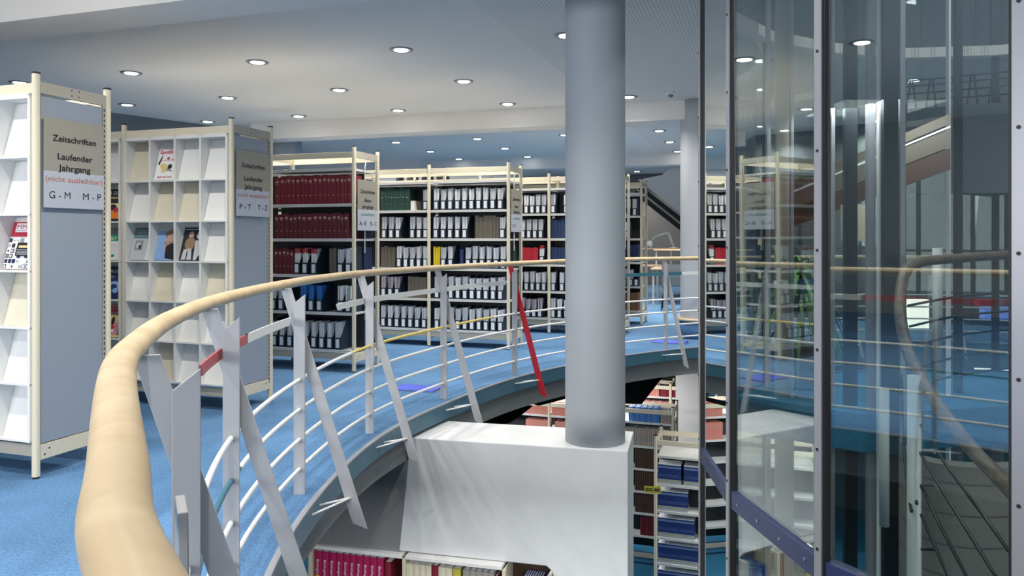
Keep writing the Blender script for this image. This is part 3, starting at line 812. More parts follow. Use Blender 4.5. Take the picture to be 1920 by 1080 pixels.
# ------------------------------------------------------------------ signs on the rack ends
def sign(r, z0, z1, zs, lines, label):
    o = tag(empty('range_sign', uv(r.U0, r.V, 0), -TH), label, 'sign')
    MB().box(.022, .027, .028, DEP - .05, zs, z1, M_signb).build('sign_board', o, bevel=.001)
    MB().box(.022, .0285, .028, DEP - .05, z0, zs, M_signw).build('sign_strip', o, bevel=.001)
    for (t, yc, zc, w_, h_, mt, b) in lines:
        text(t, (.0292, yc, zc), w_, h_, FACE_X, mt, o, bold=b * .4)
    return o
YC = .232
def L_(kind, a, b, dz=0.0):
    l = [('Zeitschriften', YC, 1.925 + dz, .300, .036, M_black, .01)]
    if kind == 'L':
        l += [('Laufender', YC, 1.822 + dz, .240, .036, M_black, .01), ('Jahrgang', YC, 1.757 + dz, .22, .036, M_black, .01),
              ('(nicht ausleihbar)', YC, 1.690 + dz, .395, .030, M_redtxt, .015)]
    else:
        l += [('Ältere', YC, 1.835 + dz, .15, .036, M_black, .01), ('Jahrgänge', YC, 1.770 + dz, .24, .036, M_black, .01),
              ('(ausleihbar)', YC, 1.690 + dz, .28, .030, mat('green lettering', (.08, .22, .20), .5), .01)]
    l += [(a, .13, 1.597 + dz, .14, .042, M_black, .012)]
    if b: l += [(b, .35, 1.597 + dz, .13, .042, M_black, .012)]
    return l
sign(RGM, 1.525, 2.04, 1.735, L_('L', 'G - M', 'M - P'), 'taupe end sign reading Zeitschriften Laufender Jahrgang G - M M - P')
sign(RPT, 1.525, 2.04, 1.735, L_('L', 'P - T', 'T - Z'), 'taupe end sign reading Zeitschriften Laufender Jahrgang P - T T - Z')
sign(RAB, 1.43, 1.95, 1.645, L_('A', 'A - B', 'B - C', -.095), 'taupe end sign with the ranges A - B and B - C')
sign(RCD, 1.43, 1.95, 1.645, L_('A', 'C - D', None, -.095), 'small end sign with the range C - D at the end of the long rack')

# ------------------------------------------------------------------ magazines on display
ZT = [2.15, 1.815, 1.490, 1.170, .850, .532, .215]
def magazine(r, bay, col, row, base, draw, label, w_=.205, h_=.272):
    x0 = -(bay + 1) * r.bay + .022; x1 = -bay * r.bay - .022; cw = (x1 - x0 - .018) / 4
    xc = x0 + col * cw + .009 + cw / 2; zb = ZT[row + 1] + .001; hh = ZT[row] - .014 - zb
    tilt = math.atan2(.086, hh)
    o = empty('magazine'); tag(o, label, 'magazine')
    Mx = r.root.matrix_basis @ Matrix.Translation((xc, .0045, zb + .004)) @ Matrix.Rotation(-tilt, 4, 'X')
    o.matrix_basis = Mx
    mb = MB(); mb.box(-w_ / 2, w_ / 2, -.003, .002, 0, h_, base); mb.box(-w_ / 2 + .002, w_ / 2 - .001, -.002, .0016, .001, h_ - .001, M_label)
    cv = mb.build('cover', o)
    art = MB(); lay = [0]
    def rect(a, b, c, d, mt):
        lay[0] += 1; y = -.003 - .00012 * lay[0]
        art.poly([(-w_ / 2 + a * w_, y, b * h_), (-w_ / 2 + c * w_, y, b * h_), (-w_ / 2 + c * w_, y, d * h_), (-w_ / 2 + a * w_, y, d * h_)], mt)
    def blob(cx, cy, rx, ry, mt, n=20, rot=0):
        lay[0] += 1; y = -.003 - .00012 * lay[0]; P = []
        for k in range(n):
            q = 2 * PI * k / n; a, b = rx * math.cos(q), ry * math.sin(q) * 1.33
            a, b = a * math.cos(rot) - b * math.sin(rot), a * math.sin(rot) + b * math.cos(rot)
            P.append((-w_ / 2 + min(1, max(0, cx + a)) * w_, y, min(1, max(0, cy + b / 1.33)) * h_))
        art.poly(P, mt)
    def pol(pts, mt):
        lay[0] += 1; y = -.003 - .00012 * lay[0]; art.poly([(-w_ / 2 + a * w_, y, b * h_) for a, b in pts], mt)
    def tx(s, cx, cy, ww, hh_, mt, b=.01):
        lay[0] += 1; text(s, (-w_ / 2 + cx * w_, -.0036 - .00012 * lay[0], cy * h_), ww * w_, hh_ * h_, FACE_Y, mt, o, bold=b)
    draw(rect, blob, pol, tx)
    a = art.build('cover_print', o)
    return o
c_ = lambda n, *c: mat(n, c, .35)
K_w, K_k = c_('print white', .85, .85, .85), c_('print black', .02, .02, .025)
K_r, K_pk, K_or, K_gr = c_('print red', .55, .03, .06), c_('print pink', .62, .28, .30), c_('print orange', .75, .22, .03), c_('print green', .02, .33, .13)
K_sk, K_hair, K_sky, K_nv = c_('print skin', .55, .36, .28), c_('print hair', .30, .20, .12), c_('print sky blue', .22, .40, .72), c_('print navy', .015, .03, .10)
K_g1, K_g2, K_tl, K_y = c_('print light grey', .55, .57, .6), c_('print mid grey', .28, .29, .31), c_('print slate', .12, .22, .26), c_('print yellow', .75, .6, .25)
def d_spot(r, b, p, t):
    r(0, 0, 1, 1, K_w); t('Spotlight', .5, .86, .9, .12, K_r); t('BEST BOOKS', .5, .07, .7, .055, K_r)
    b(.42, .38, .26, .10, K_y, rot=-.4); b(.66, .40, .10, .08, K_k); p([(.05, .5), (.2, .75), (.24, .73), (.14, .45)], K_k); b(.82, .62, .10, .05, K_r)
    b(.52, .66, .07, .04, K_r); r(.1, .60, .8, .612, K_r); r(.3, .22, .5, .3, K_y); p([(.5, .3), (.8, .24), (.82, .27), (.55, .36)], K_g2)
magazine(RPT, 0, 1, 0, K_w, d_spot, 'white magazine with a pink title and a drawn face in the top compartment')
def d_slate(r, b, p, t):
    r(0, 0, 1, 1, K_g1); r(0, .66, 1, 1, K_tl); r(.08, .90, .95, .91, K_g1); t('HOCHSCHULE', .5, .83, .8, .05, K_g1); r(.08, .74, .92, .745, K_g1)
    r(.12, .3, .52, .60, K_g2); b(.3, .45, .12, .1, K_g1); b(.38, .40, .06, .07, K_k); r(.75, 0, .97, .62, K_w)
    for k in range(9): r(.78, .05 + k * .06, .94, .06 + k * .06, K_g1)
magazine(RPT, 0, 0, 2, K_tl, d_slate, 'slate and pale grey magazine with a small picture, left of the blue one')
def d_face(r, b, p, t):
    r(0, 0, 1, 1, K_sky); r(0, .9, 1, 1, K_g1); b(.70, .78, .38, .17, K_hair); b(.66, .48, .30, .34, K_sk)
    p([(.45, .42), (1, .62), (1, 0), (.5, .06)], K_k); b(.52, .52, .15, .05, K_k); b(.52, .52, .12, .035, K_sk); b(.84, .54, .13, .05, K_k); b(.84, .54, .10, .035, K_sk)
    r(.05, .1, .3, .105, K_w); r(.05, .14, .25, .145, K_w)
magazine(RPT, 0, 1, 2, K_sky, d_face, 'blue magazine with a close-up of a person wearing glasses')
def d_two(r, b, p, t):
    r(0, 0, 1, 1, K_k); r(.05, .93, .9, .95, K_g1); b(.38, .78, .12, .10, K_sk); b(.38, .50, .24, .20, K_hair)
    p([(.08, .02), (.14, .33), (.5, .36), (.58, .02)], K_g1); r(.30, .02, .35, .28, K_k); b(.84, .76, .20, .14, K_g1); p([(.62, .6), (1, .62), (1, .3), (.78, .0), (.66, .02)], K_g1)
    b(.36, .34, .07, .04, K_sk)
magazine(RPT, 0, 2, 2, K_k, d_two, 'dark magazine showing two seated people in pale trousers')
def d_123(r, b, p, t):
    r(0, 0, 1, 1, K_or); r(0, .32, 1, 1, K_k); t('123', .5, .88, .6, .1, K_g1); t('WINTER', .6, .72, .7, .06, K_y); r(.25, .3, 1, .55, K_y); b(.5, .42, .2, .1, K_k); b(.7, .34, .15, .08, K_r)
    r(0, 0, 1, .06, K_k)
magazine(RPT, 1, 3, 1, K_k, d_123, 'black and orange magazine in the narrow bay left of the post')
def d_welt(r, b, p, t):
    r(0, 0, 1, 1, K_w); r(0, .78, 1, 1, K_g2); r(0, .58, 1, .78, K_gr); t('WELT', .35, .66, .55, .09, K_w); b(.6, .12, .10, .05, K_gr)
    for k in range(4): r(.1, .25 + .07 * k, .8, .26 + .07 * k, K_g1)
magazine(RPT, 1, 3, 2, K_w, d_welt, 'white magazine with a green and grey header left of the post')
def d_navy(r, b, p, t):
    r(0, 0, 1, 1, K_nv); t('SPEZIAL', .5, .84, .9, .08, K_g1); r(.0, .66, .5, .68, K_pk); b(.6, .38, .3, .16, K_sky); b(.55, .35, .2, .1, K_nv); b(.7, .25, .15, .08, K_sky)
magazine(RPT, 1, 3, 3, K_nv, d_navy, 'dark navy magazine with pale blue patterns left of the post')
def d_pink(r, b, p, t):
    r(0, 0, 1, 1, K_pk); r(0, .78, 1, .92, K_r); t('SPEKTRUM', .5, .85, .9, .06, K_pk); r(.25, .45, .75, .68, K_y); b(.5, .5, .09, .13, K_k); r(.3, .15, .62, .35, K_w); b(.5, .3, .14, .07, K_r); r(.85, 0, 1, .75, K_nv); r(0, 0, 1, .07, K_y)
magazine(RPT, 1, 3, 4, K_pk, d_pink, 'pink magazine with a yellow picture in a low compartment left of the post')
def d_mm(r, b, p, t):
    r(0, 0, 1, 1, K_r); r(0, 0, 1, .68, K_w); rd = random.Random(3)
    for i in range(7):
        for j in range(6):
            if rd.random() < .8:
                a, c = i / 7 + .01, j * .11 + .01; r(a, c, a + .11, c + .085, rd.choice((K_k, K_g1, K_g2, K_w, K_nv))); b(a + .05, c + .04, .035, .025, rd.choice((K_w, K_k, K_g2)))
    r(.38, .27, .95, .55, K_k); r(.45, .44, .9, .49, K_y)
    for k in range(4): r(.42, .30 + k * .03, .92, .31 + k * .03, K_g1)
    r(.18, .77, .62, .96, K_w); t('MM', .40, .875, .36, .10, K_r, .04); t('MASCHINEN', .40, .80, .36, .022, K_r)
magazine(RGM, 0, 3, 2, K_r, d_mm, 'red MM magazine with a collage of small machine pictures', .21, .28)

# ------------------------------------------------------------------ floor boxes
def floor_box(x, y, rz, label, cm, w_=.28, d_=.22):
    o = tag(empty('floor_box', (x, y, 0), rz), label, 'floor outlet')
    MB().box(-w_ / 2, w_ / 2, -d_ / 2, d_ / 2, 0, .006, M_steel).build('frame', o)
    MB().box(-w_ / 2 + .015, w_ / 2 - .015, -d_ / 2 + .015, d_ / 2 - .015, .006, .011, cm).build('lid', o)
P = lambda px, py, z=0: ((px - 960) / 1437 * (CAMH - z) * 1437 / (py - 447), (CAMH - z) * 1437 / (py - 447))
floor_box(*P(783, 729), -.3, 'blue lidded floor outlet behind the second slanted strut', M_vivid, .42, .28)
floor_box(*P(1256, 642), -.3, 'blue lidded floor outlet near the far round column', M_vivid, .45, .3)
floor_box(-1.02, 2.27, 0, 'vivid blue floor outlet beside the wooden handrail at the near left', M_vivid, .25, .3)

# ------------------------------------------------------------------ far reading area
def desk(x, y, rz, label):
    o = tag(empty('reading_desk', (x, y, 0), rz), label, 'desk')
    MB().box(-1.0, 1.0, 0, .75, .72, .75, M_plank).build('desk_top', o, bevel=.003)
    MB().box(-1.0, 1.0, .45, .75, 1.10, 1.125, M_plank).build('riser_shelf', o, bevel=.003)
    for sx in (-.95, -.3, .35, .93):
        MB().box(sx - .015, sx + .015, .5, .53, .75, 1.10, M_rail).build('riser_support', o)
    for sx in (-.95, .95):
        for sy in (.05, .68): MB().box(sx - .02, sx + .02, sy, sy + .04, 0, .72, M_rail).build('leg', o)
    return o
desk(3.75, 16.9, -TH, 'pale wooden reading desk with a raised shelf by the far wall')
desk(3.75, 15.2, -TH, 'pale wooden table behind the balustrade in front of the far desk')
def desk_lamp(x, y, rz, label):
    o = tag(empty('desk_lamp', (x, y, 1.126), rz), label, 'desk lamp')
    MB().lathe((0, 0, 0), [(.10, 0), (.10, .015), (.03, .03)], M_railw, 24).build('base', o, smooth=True)
    mb = MB()
    for q in (-.015, .015): mb.tube([(q, 0, .03), (-.12 + q, 0, .36)], .008, M_railw, 8)
    for q in (-.012, .012): mb.tube([(-.12, 0, .36 + q), (-.42, 0, .27 + q)], .008, M_railw, 8)
    mb.tube([(-.42, 0, .27), (-.50, 0, .16)], .012, M_railw, 8)
    mb.build('arm', o, smooth=True)
    mb = MB(); mb.lathe((0, 0, 0), [(.03, .10), (.055, .08), (.095, -.02), (.085, -.03)], M_railw, 24)
    s_ = mb.build('lamp_shade', o, smooth=True); s_.location = (-.55, 0, .08); s_.rotation_euler = (0, .5, 0)
desk_lamp(3.70, 17.55, -TH, 'white jointed desk lamp on the far desk left of the round column')
desk_lamp(4.72, 17.2, -TH, 'white desk lamp half hidden by the far round column')
def chair(x, y, rz, label):
    o = tag(empty('chair', (x, y, 0), rz), label, 'chair', 'chairs in the far reading area')
    mb = MB(); n = 8; prof = [(-.20, .46), (-.15, .44), (0, .435), (.15, .445), (.20, .48), (.23, .6), (.26, .75), (.27, .86)]
    for (a, b), (c, d) in zip(prof[:-1], prof[1:]):
        w0 = .21; mb.prism([Vector((-w0, a, b)), Vector((-w0, c, d)), Vector((-w0, c + .008, d + .008)), Vector((-w0, a + .002, b + .010))], (2 * w0, 0, 0), M_chair)
    mb.build('shell', o)
    for sx in (-.19, .19):
        MB().tube([(sx, -.17, .44), (sx * 1.15, -.24, .01)], .011, M_darkst, 8).build('leg', o, smooth=True)
        MB().tube([(sx, .17, .44), (sx * 1.15, .26, .01)], .011, M_darkst, 8).build('leg', o, smooth=True)
    MB().tube([(-.21, -.2, .25), (.21, -.2, .25)], .008, M_darkst, 8).build('stretcher', o)
for x, y, rz, lb in [(3.05, 14.45, 2.9, 'grey shell chair at the far table left of the slanted strut'), (3.75, 14.2, 3.3, 'grey shell chair at the far table near the round column'),
                 (4.6, 13.9, 3.6, 'grey shell chair partly behind the far round column')]:
    chair(x, y, rz, lb)
# stair flank beyond
mb = MB(); mb.prism([Vector((3.07, 18.7, 2.78)), Vector((3.66, 18.7, 2.9)), Vector((4.06, 18.7, HCZ)), Vector((6.3, 18.7, HCZ)), Vector((6.3, 18.7, .23))], (.3, 1.1, 0), M_white)
so = mb.build('staircase_flank'); so.location.z = -.001; tag(so, 'white sloping underside of a staircase beside the far round column', 'staircase')
a, b = Vector((3.11, 18.64, 2.64)), Vector((5.3, 18.64, .93)); dd = (b - a).normalized(); nn = Vector((dd.z, 0, -dd.x))
mb = MB(); mb.prism([a, b, b + nn * .26, a + nn * .26], (.25, .9, 0), M_dark)
mb.prism([a + nn * .10 + Vector((0, -.03, 0)), b + nn * .10 + Vector((0, -.03, 0)), b + nn * .15 + Vector((0, -.03, 0)), a + nn * .15 + Vector((0, -.03, 0))], (0, .03, 0), M_creamd)
tag(mb.build('ventilation_grille'), 'long dark grille running under the white staircase flank', 'grille')
# ------------------------------------------------------------------ lower floor
LZ = -3.3
LVL = (2.04, 1.70, 1.38, 1.06, .75, .43)
def lowrack(U0, V, nb, label, bay=.9, beam=True):
    r = rack(U0, V, nb, label, bay=bay, z=LZ, levels=LVL); return r
R1 = lowrack(-1.27 + .9 * 2, 9.30, 2, 'lower floor rack of blue journals carrying a small yellow sign')
R2 = lowrack(-1.25, 10.91, 4, 'lower floor rack of blue, grey and salmon volumes behind the blue journals')
R3 = lowrack(-.6, 12.75, 4, 'lower floor rack with salmon and dark red volumes, farthest below the balcony')
jn = [0]
def journal_mesh():
    mb = MB(); w_, h, d = .0185, .235, .2
    mb.box(0, w_, 0, d, 0, h * .14, M_jgrey); mb.box(0, w_, 0, d, h * .14, h * .18, M_jyel); mb.box(0, w_, 0, d, h * .18, h * .24, M_jgrey); mb.box(0, w_, 0, d, h * .24, h * .80, M_jblue)
    mb.box(0, w_, 0, d, h * .80, h * .90, M_jlight); mb.box(0, w_, 0, d, h * .90, h * .97, M_jblue); mb.box(.0005, w_ - .0005, .001, d, h * .97, h, M_label)
    mb.box(w_ * .4, w_ * .6, -.0006, 0, h * .35, h * .5, M_jlight)
    return mb.mesh('bound_journal')
JM = journal_mesh()
for lev, a, n in [(1, 1233.5, 27), (2, 1233.5, 18), (3, 1233.5, 22), (4, 1233.5, 27), (5, 1233.5, 27)]:
    x = u_at(a, R1.V)
    for k in range(n):
        o = bpy.data.objects.new('bound_journal', JM); COL.objects.link(o)
        p = uv(x + k * .0195 + (.03 if (k > 13 and lev == 1) else 0), R1.V + .02, LZ + LVL[lev] + .001); o.location = p; o.rotation_euler = (0, 0, -TH)
        tag(o, 'dark blue journal, %s from left, %s shelf of the lower rack with yellow sign' % (ORD[k], LVN[lev - 1]), 'book', 'blue journals on the %s shelf below' % LVN[lev - 1])
def row(r, lev, a, b, n, mt, cname, h=.24, cat='book', fw=None):
    for k in range(n):
        x0 = u_at(a, r.V); x1 = u_at(b, r.V); w_ = (x1 - x0) / n
        o = bpy.data.objects.new('bound_volume', book(M_jlight if (mt is M_blue and k % 3 == 1) else mt, w_ * .94, h + (k % 3) * .003, [(.1, .22, .6), (.6, .9, .35)] if mt in (M_salmon, M_grayb) else None)); COL.objects.link(o)
        o.location = uv(x0 + k * w_, r.V + .02, LZ + LVL[lev] + .001); o.rotation_euler = (0, 0, -TH)
        tag(o, '%s volume on the lower floor, %s from the left of its row' % (cname, ORD[k]), 'book', '%s volumes on the lower floor' % cname)
row(R2, 0, 1178, 1236, 16, M_blue, 'bright blue', .20); row(R2, 0, 1238, 1258, 7, M_grayb, 'grey topmost', .18)
row(R2, 1, 1172, 1258, 24, M_grayb, 'grey lower', .25); row(R2, 2, 1190, 1258, 16, M_dbrown, 'dark brown upper', .27)
row(R2, 3, 1190, 1258, 16, M_dbrown, 'dark brown middle', .27); row(R2, 4, 1190, 1258, 16, M_dbrown, 'dark brown low', .27)
row(R2, 5, 1200, 1240, 10, M_burg2, 'dark red low', .27)
row(R2, 0, 985, 1026, 17, M_salmon, 'salmon topmost', .22); row(R2, 0, 1033, 1062, 12, M_salmon, 'salmon right', .2)
row(R2, 1, 985, 1026, 16, M_salmon, 'salmon second', .25); row(R2, 1, 1040, 1062, 8, M_salmon, 'salmon far', .25)
row(R3, 0, 1205, 1236, 9, M_salmon, 'pale salmon', .18); row(R3, 0, 1238, 1268, 10, M_burg, 'deep red', .16)
row(R3, 1, 1180, 1262, 20, M_salmon, 'coral', .25)
# yellow range sign
o = tag(empty('aisle_sign', uv(-1.27, 9.26, 0), -TH + .12), 'small yellow sign reading 03/XC 4000 on the lower rack post', 'sign')
MB().box(-.13, .07, -.03, -.025, -1.70, -1.615, M_signyel).build('sign_board', o, bevel=.001)
text('03/XC 4000', (-.03, -.0305, -1.657), .17, .036, FACE_Y, M_black, o, bold=.02)

# shelf of magenta biology volumes below the portal
TB = math.atan2(5.95 - 5.547, 1.60 - .085)
B0 = Vector((-1.60, 5.95, 0)); BU = Vector((math.cos(TB), -math.sin(TB), 0)); BV = Vector((math.sin(TB), math.cos(TB), 0))
def b_at(px):      # distance along the bookcase front from its left end
    s_ = (px - 960) / 1437.0
    return (s_ * B0.y - B0.x) / (BU.x - s_ * BU.y)
def buv(a, b, z): return B0 + BU * a + BV * b + Vector((0, 0, z))
root = tag(empty('bookcase', buv(0, 0, LZ), -TB), 'single sided lower bookcase of magenta biology volumes below the white block', 'bookcase')
xl = [b_at(p) for p in (578, 754, 941, 1026)]
for k, x in enumerate(xl):
    mb = MB(); mb.box(x, x + .028, .0, .03, 0, 2.25, M_creamb if k < 3 else M_mull); mb.box(x + .005, x + .02, .03, .24, 0, 2.25, M_cream); mb.build('upright', root, bevel=.002)
for a, b in zip(xl[:-1], xl[1:]):
    for z_ in ((2.28, 1.93, 1.58, 1.22) if a < xl[2] - .01 else (1.93, 1.58, 1.22)):
        mb = MB(); mb.box(a - (.06 if (a == xl[0] and z_ == 2.28) else -.028), b, -.012 if z_ == 2.28 else 0, .24, z_ - .028, z_, M_white); mb.build('shelf', root, bevel=.003)
    MB().box(a + .02, b, .236, .244, .9, 2.25, M_dbrown).build('back_panel', root)
def lowbook(px0, px1, mt, label, title=None, h=.29, z_=1.93, tmat=None, group=None, second=None):
    x0, x1 = b_at(px0), b_at(px1)
    o = tag(empty('bound_volume', buv(x0, .018, LZ + z_ + .001), -TB), label, 'book', group)
    inst('cover', book_mesh(mt, (x1 - x0) - .001, h), o)
    w_ = x1 - x0
    if title: text(title, (w_ / 2, -.0032, h * .60), .020 * len(title) * .72, .020, SPINE, tmat or M_label, o)
    if second:
        MB().box(w_ * .25, w_ * .75, -.0034, -.0028, h * .27, h * .38, M_ybook).build('spine_label', o)
        MB().box(w_ * .42, w_ * .58, -.0036, -.0028, h * .05, h * .26, M_label).build('spine_text', o)
ed = [587, 600.5, 613.5, 627, 640, 652, 664, 677, 689.5, 703, 717]
for k in range(10):
    lowbook(ed[k], ed[k + 1], M_pinkb, 'magenta volume titled Biologie, %s from left in the lower bookcase' % ORD[k], 'Biologie', .292, group='magenta biology volumes', second=True)
lowbook(719, 731, M_burg, 'magenta and cream volume at the right end of the biology row', None, .27)
ed = [760, 772, 783.5, 795, 807]
for k in range(4): lowbook(ed[k], ed[k + 1], M_creamb, 'cream volume numbered 360, %s from left beside the biology bay' % ORD[k], '360', .28, tmat=M_jblue, group='cream numbered volumes')
lowbook(808, 819, M_burg, 'single burgundy volume between cream volumes in the lower bookcase', None, .285)
for k, (a, b) in enumerate([(820, 833), (833, 846)]): lowbook(a, b, M_creamb, 'cream volume right of the single burgundy volume, %s of two' % ORD[k], '36', .28, tmat=M_jblue)
lowbook(847, 862, M_signyel, 'olive yellow volume right of the cream volumes in the lower bookcase', None, .28)
ed = lin(866, 925, 5)
for k in range(5): lowbook(ed[k], ed[k + 1], M_grayb, 'grey volume, %s of five in the lower bookcase' % ORD[k], None, .28, group='grey volumes in the lower bookcase')
lowbook(926, 932, M_burg, 'thin burgundy volume at the right end of the grey volumes', None, .26)
ed = lin(976, 1012, 8)
for k in range(8): lowbook(ed[k], ed[k + 1], M_jblue, 'thin dark blue volume, %s of eight behind the block opening' % ORD[k], None, .25, group='thin dark blue volumes')
# plain matt black sheets under the balcony
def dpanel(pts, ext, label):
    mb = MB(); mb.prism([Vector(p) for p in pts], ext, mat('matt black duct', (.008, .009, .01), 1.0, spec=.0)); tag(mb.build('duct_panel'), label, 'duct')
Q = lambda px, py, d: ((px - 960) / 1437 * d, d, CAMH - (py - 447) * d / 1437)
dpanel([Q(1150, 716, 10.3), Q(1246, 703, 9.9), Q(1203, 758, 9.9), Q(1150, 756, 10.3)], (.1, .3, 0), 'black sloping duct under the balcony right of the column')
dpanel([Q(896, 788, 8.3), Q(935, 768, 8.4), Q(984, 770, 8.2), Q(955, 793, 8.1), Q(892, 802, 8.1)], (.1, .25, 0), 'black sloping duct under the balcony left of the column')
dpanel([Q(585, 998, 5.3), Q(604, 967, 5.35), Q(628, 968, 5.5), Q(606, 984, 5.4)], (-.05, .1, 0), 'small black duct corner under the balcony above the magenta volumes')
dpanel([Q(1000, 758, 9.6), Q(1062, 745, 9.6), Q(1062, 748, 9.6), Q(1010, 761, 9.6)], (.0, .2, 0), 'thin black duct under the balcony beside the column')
# lower-floor lamps (ceiling lights of the storey below)
for x, y in ((1.0, 11.7), (-.7, 10.1), (3.3, 8.2), (-1.2, 4.4), (.4, 4.2)):
    l = bpy.data.lights.new('lower_lamp', 'AREA'); l.size = .5; l.energy = {11.7: 60, 10.1: 50, 8.2: 18}.get(y, 14); o = bpy.data.objects.new('lower_lamp', l); COL.objects.link(o)
    o.location = (x, y, -.45 if y > 6 else -.5)

# ------------------------------------------------------------------ inside the glass drum
for x, y, z, e_ in ((4.2, 4.4, 5.9, 70), (3.6, 3.2, .6, 18), (4.5, 6.5, -.45, 25), (2.9, 6.2, 2.4, 14)):  # unseen fill lights added to brighten the drum interior
    l = bpy.data.lights.new('stairwell_lamp', 'AREA'); l.size = .8; l.energy = e_; o = bpy.data.objects.new('stairwell_lamp', l); COL.objects.link(o); o.location = (x, y, z)
HW = lambda px, py, d: Vector(Q(px, py, d))
# inner landing and wall
inner = [(p[0] + (DRC.x - p[0]) * .04, p[1] + (DRC.y - p[1]) * .04) for p in DR[2:12]]
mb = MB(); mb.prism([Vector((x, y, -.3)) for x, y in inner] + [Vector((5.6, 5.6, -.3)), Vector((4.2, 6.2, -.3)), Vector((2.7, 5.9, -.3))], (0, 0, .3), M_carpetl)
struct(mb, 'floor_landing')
# stair rail: weathered wood spiral
path = catmull([HW(1912, 476, 6.2), HW(1800, 484, 5.9), HW(1722, 492, 5.5), HW(1697, 512, 5.2), HW(1688, 560, 4.95), HW(1692, 620, 4.7), HW(1716, 690, 4.4), HW(1762, 765, 4.0),
                HW(1822, 842, 3.7), HW(1880, 902, 3.4), HW(1960, 985, 3.1)], False, 8)
st = tag(empty('spiral_stair_railing'), 'winding brown wooden handrail with dark rods inside the glass drum', 'railing')
MB().tube(path, .036, M_darkwood, 14).build('handrail', st, smooth=True)
for pts in ([(1703, 573, 5.0), (1800, 556, 5.6), (1912, 548, 6)], [(1706, 612, 5.0), (1800, 592, 5.6), (1912, 582, 6)], [(1716, 648, 5.0), (1800, 628, 5.6), (1912, 616, 6)],
            [(1735, 684, 5.0), (1820, 664, 5.6), (1912, 652, 6)], [(1756, 712, 5.0), (1830, 698, 5.6), (1912, 688, 6)],
            [(1690, 700, 4.8), (1693, 800, 4.6), (1698, 880, 4.4), (1709, 960, 4.2)], [(1700, 700, 4.8), (1706, 800, 4.6), (1711, 880, 4.4), (1719, 945, 4.2)],
            [(1726, 796, 4.1), (1780, 880, 3.9), (1850, 975, 3.6), (1912, 1062, 3.4)], [(1726, 850, 4.1), (1770, 925, 3.9), (1870, 1085, 3.5)],
            [(1727, 912, 4.1), (1765, 990, 3.9), (1815, 1085, 3.7)], [(1727, 965, 4.1), (1755, 1030, 3.9), (1780, 1085, 3.8)]):
    MB().tube(catmull([tuple(HW(*p)) for p in pts], False, 6), .0085, M_darkst, 8).build('rod', st, smooth=True)
for a, b, y in ((1725, 1752, 849), (1727, 1754, 910), (1728, 1754, 1030)):
    MB().tube([HW(a, y, 4.1), HW(b, y, 4.0)], .008, M_darkst, 8).build('bracket', st, smooth=True)
def pipe(px, y0, y1, d, r, label, mt=M_post):
    t, b = HW(px, y0, d), HW(px, y1, d)
    z0 = min(t.z, b.z); z1 = max(t.z, b.z)
    tag(MB().lathe((t.x, t.y, 0), [(r, z0), (r, z1)], mt, 24).build('steel_post', smooth=True), label, 'post')
pipe(1714, 704, 2000, 4.25, .036, 'pale steel post standing in front of the stair rods')
pipe(1658, 730, 986, 4.9, .03, 'short pale steel post left of the stair rail')
pipe(1758, 465, 720, 6.4, .04, 'grey steel post behind the stair handrail')
# stair flank: board-marked concrete, curved
def boards():
    m = bpy.data.materials.new('board marked concrete'); m.use_nodes = True; nt = m.node_tree; b = nt.nodes['Principled BSDF']; b.inputs['Roughness'].default_value = .8
    tc = nt.nodes.new('ShaderNodeTexCoord'); w_ = nt.nodes.new('ShaderNodeTexWave'); w_.bands_direction = 'Z'; w_.wave_profile = 'SAW'; w_.inputs['Scale'].default_value = 1.6
    w_.inputs['Distortion'].default_value = .15
    cr = nt.nodes.new('ShaderNodeValToRGB'); cr.color_ramp.elements[0].position = 0; cr.color_ramp.elements[0].color = (.05, .05, .05, 1); cr.color_ramp.elements[1].position = .08
    cr.color_ramp.elements[1].color = (.20, .20, .185, 1)
    nt.links.new(tc.outputs['Object'], w_.inputs[0]); nt.links.new(w_.outputs['Fac'], cr.inputs[0]); nt.links.new(cr.outputs[0], b.inputs[0]); return m
M_board = boards()
mb = MB(); pts = [HW(1688, 840, 5.4), HW(1720, 840, 5.0), HW(1800, 850, 4.8), HW(1912, 870, 4.8), HW(2010, 880, 5.0)]
pl = catmull([(p.x, p.y, 0) for p in pts], False, 6)
for a, b in zip(pl[:-1], pl[1:]):
    mb.prism([Vector((a.x, a.y, -3.0)), Vector((b.x, b.y, -3.0)), Vector((b.x, b.y, -.08)), Vector((a.x, a.y, -.08))], (.05, .12, 0), M_board)
tag(mb.build('stair_wall'), 'grey board-marked curved stair wall behind the stair rods in the drum', 'wall')
# elevator shaft frame
sh = tag(empty('lift_shaft'), 'dark steel lift shaft frame standing inside the glass drum', 'lift shaft')
def bar(px, d, w_, mt, z0=-3.2, z1=5.9, dp=.05):
    x = (px - 960) / 1437 * d
    MB().box(x - w_ / 2, x + w_ / 2, d - dp / 2, d + dp / 2, z0, z1, mt).build('shaft_post', sh, bevel=.002)
for px, d, w_, mt in ((1440, 6.9, .035, M_mull), (1466, 6.6, .11, M_creamd), (1484, 6.5, .025, M_mull), (1594, 6.2, .10, M_darkst), (1632, 6.0, .06, M_mull), (1648, 5.9, .018, M_railw),
                      (1668, 5.8, .11, M_darkst), (1690, 5.8, .04, M_mull), (1778, 6.6, .018, M_railw), (1796, 6.7, .06, M_darkst), (1560, 6.2, .03, M_mull)):
    bar(px, d, w_, mt)
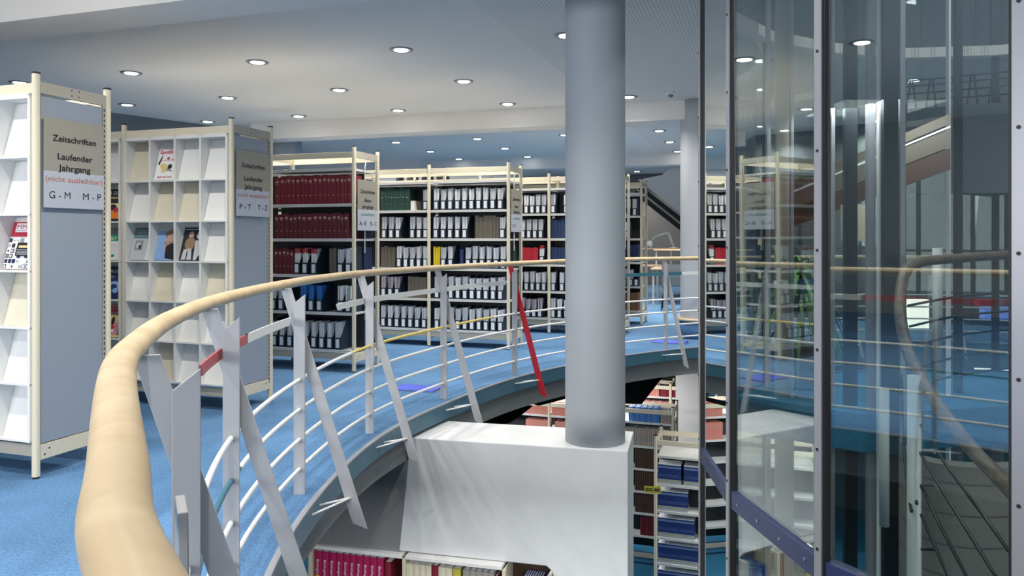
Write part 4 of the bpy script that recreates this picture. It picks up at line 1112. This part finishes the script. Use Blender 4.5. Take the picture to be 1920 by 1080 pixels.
# brown clad gallery edge rising to the right
a = HW(1478, 428, 7.5); b = HW(1782, 318, 6.0)
g = tag(empty('gallery_flank'), 'brown clad sloping stair flank with pale lines seen through the drum', 'staircase')
for q0, q1, mt in ((0, .17, M_dbrown), (.18, .32, M_taupe), (.33, .345, M_railw), (.36, .44, M_taupe)):
    MB().prism([a + Vector((0, 0, q0)), b + Vector((0, 0, q0)), b + Vector((0, 0, q1)), a + Vector((0, 0, q1))], (.05, .25, 0), mt).build('cladding_board', g)
# far lit room pieces beyond the drum
def lit(px0, py0, px1, py1, d, mt, name, label, cat):
    p, q = HW(px0, py0, d), HW(px1, py1, d); mb = MB(); mb.box(p.x, q.x, d, d + .12, q.z, p.z, mt); tag(mb.build(name), label, cat)
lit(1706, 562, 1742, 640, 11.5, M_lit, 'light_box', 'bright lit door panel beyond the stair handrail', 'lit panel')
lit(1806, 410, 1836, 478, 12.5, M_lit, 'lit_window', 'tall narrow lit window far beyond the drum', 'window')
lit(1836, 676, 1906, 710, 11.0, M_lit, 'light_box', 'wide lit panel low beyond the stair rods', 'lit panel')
lit(1846, 576, 1900, 598, 10.5, M_screen, 'display_screen', 'blue lit screen beyond the drum at the right', 'screen')
lit(1836, 562, 1912, 574, 10.4, M_red, 'red_board', 'red board above the blue screen beyond the drum', 'board')
p_, q_ = HW(1584, 383, 6.3), HW(1625, 452, 6.3); MB().box(p_.x, q_.x, 6.3, 6.38, q_.z, p_.z, M_cream).build('lift_panel', sh)
lit(1616, 818, 1650, 842, 9.5, M_beige, 'table', 'small cream tabletop seen low through the drum', 'table')
lit(1617, 790, 1650, 803, 9.8, M_white, 'paper_stack', 'white papers on the table seen low through the drum', 'papers')
# upper gallery with railing, dark
ga = tag(empty('upper_gallery'), 'dark upper gallery with a lattice balustrade at the top right behind glass', 'gallery')
a, b = HW(1700, 205, 8.2), HW(1960, 186, 7.4)
MB().prism([a, b, b + Vector((0, 0, -.9)), a + Vector((0, 0, -.9))], (0, .4, 0), M_slate).build('gallery_slab', ga)
mb = MB()
for q in (.08, .16, .24, .30): mb.tube([a + Vector((0, 0, q)), b + Vector((0, 0, q))], .009, M_darkst, 6)
for k in range(14):
    c = a.lerp(b, k / 13); mb.tube([c, c + Vector((.04 * (-1) ** k, 0, .3))], .010, M_darkst, 6)
mb.build('balustrade', ga)
# tall room wall behind the drum
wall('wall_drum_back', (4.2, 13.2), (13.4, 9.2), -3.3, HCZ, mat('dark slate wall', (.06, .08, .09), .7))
# potted palm
pm = tag(empty('potted_palm', (2.62, 6.98, 0)), 'green potted palm with long drooping leaves inside the drum', 'plant')
MB().lathe((0, 0, 0), [(.13, 0), (.17, .04), (.20, .38), (.18, .38)], M_terr, 24).build('planter', pm, smooth=True)
MB().tube([(0, 0, .3), (.02, 0, .8), (0, .02, 1.15)], .03, M_terr, 10).build('stem', pm, smooth=True)
rd = random.Random(5); mb = MB()
for k in range(46):
    q = rd.uniform(0, 2 * PI); L = rd.uniform(.35, .6); up = rd.uniform(-.1, .55); z0 = rd.uniform(.7, 1.15)
    d_ = Vector((math.cos(q), math.sin(q), 0)); sd = Vector((-d_.y, d_.x, 0)); pr = None
    for j in range(8):
        t = j / 7; c = d_ * (L * t) + Vector((0, 0, z0 + up * t - .75 * t * t)); w_ = .018 * math.sin(PI * min(.98, .12 + t * .86))
        cur = (c - sd * w_, c + Vector((0, 0, -.004)), c + sd * w_)
        if pr:
            mb.poly([pr[0], pr[1], cur[1], cur[0]], M_leaf); mb.poly([pr[1], pr[2], cur[2], cur[1]], M_leaf)
        pr = cur
mb.build('foliage', pm)
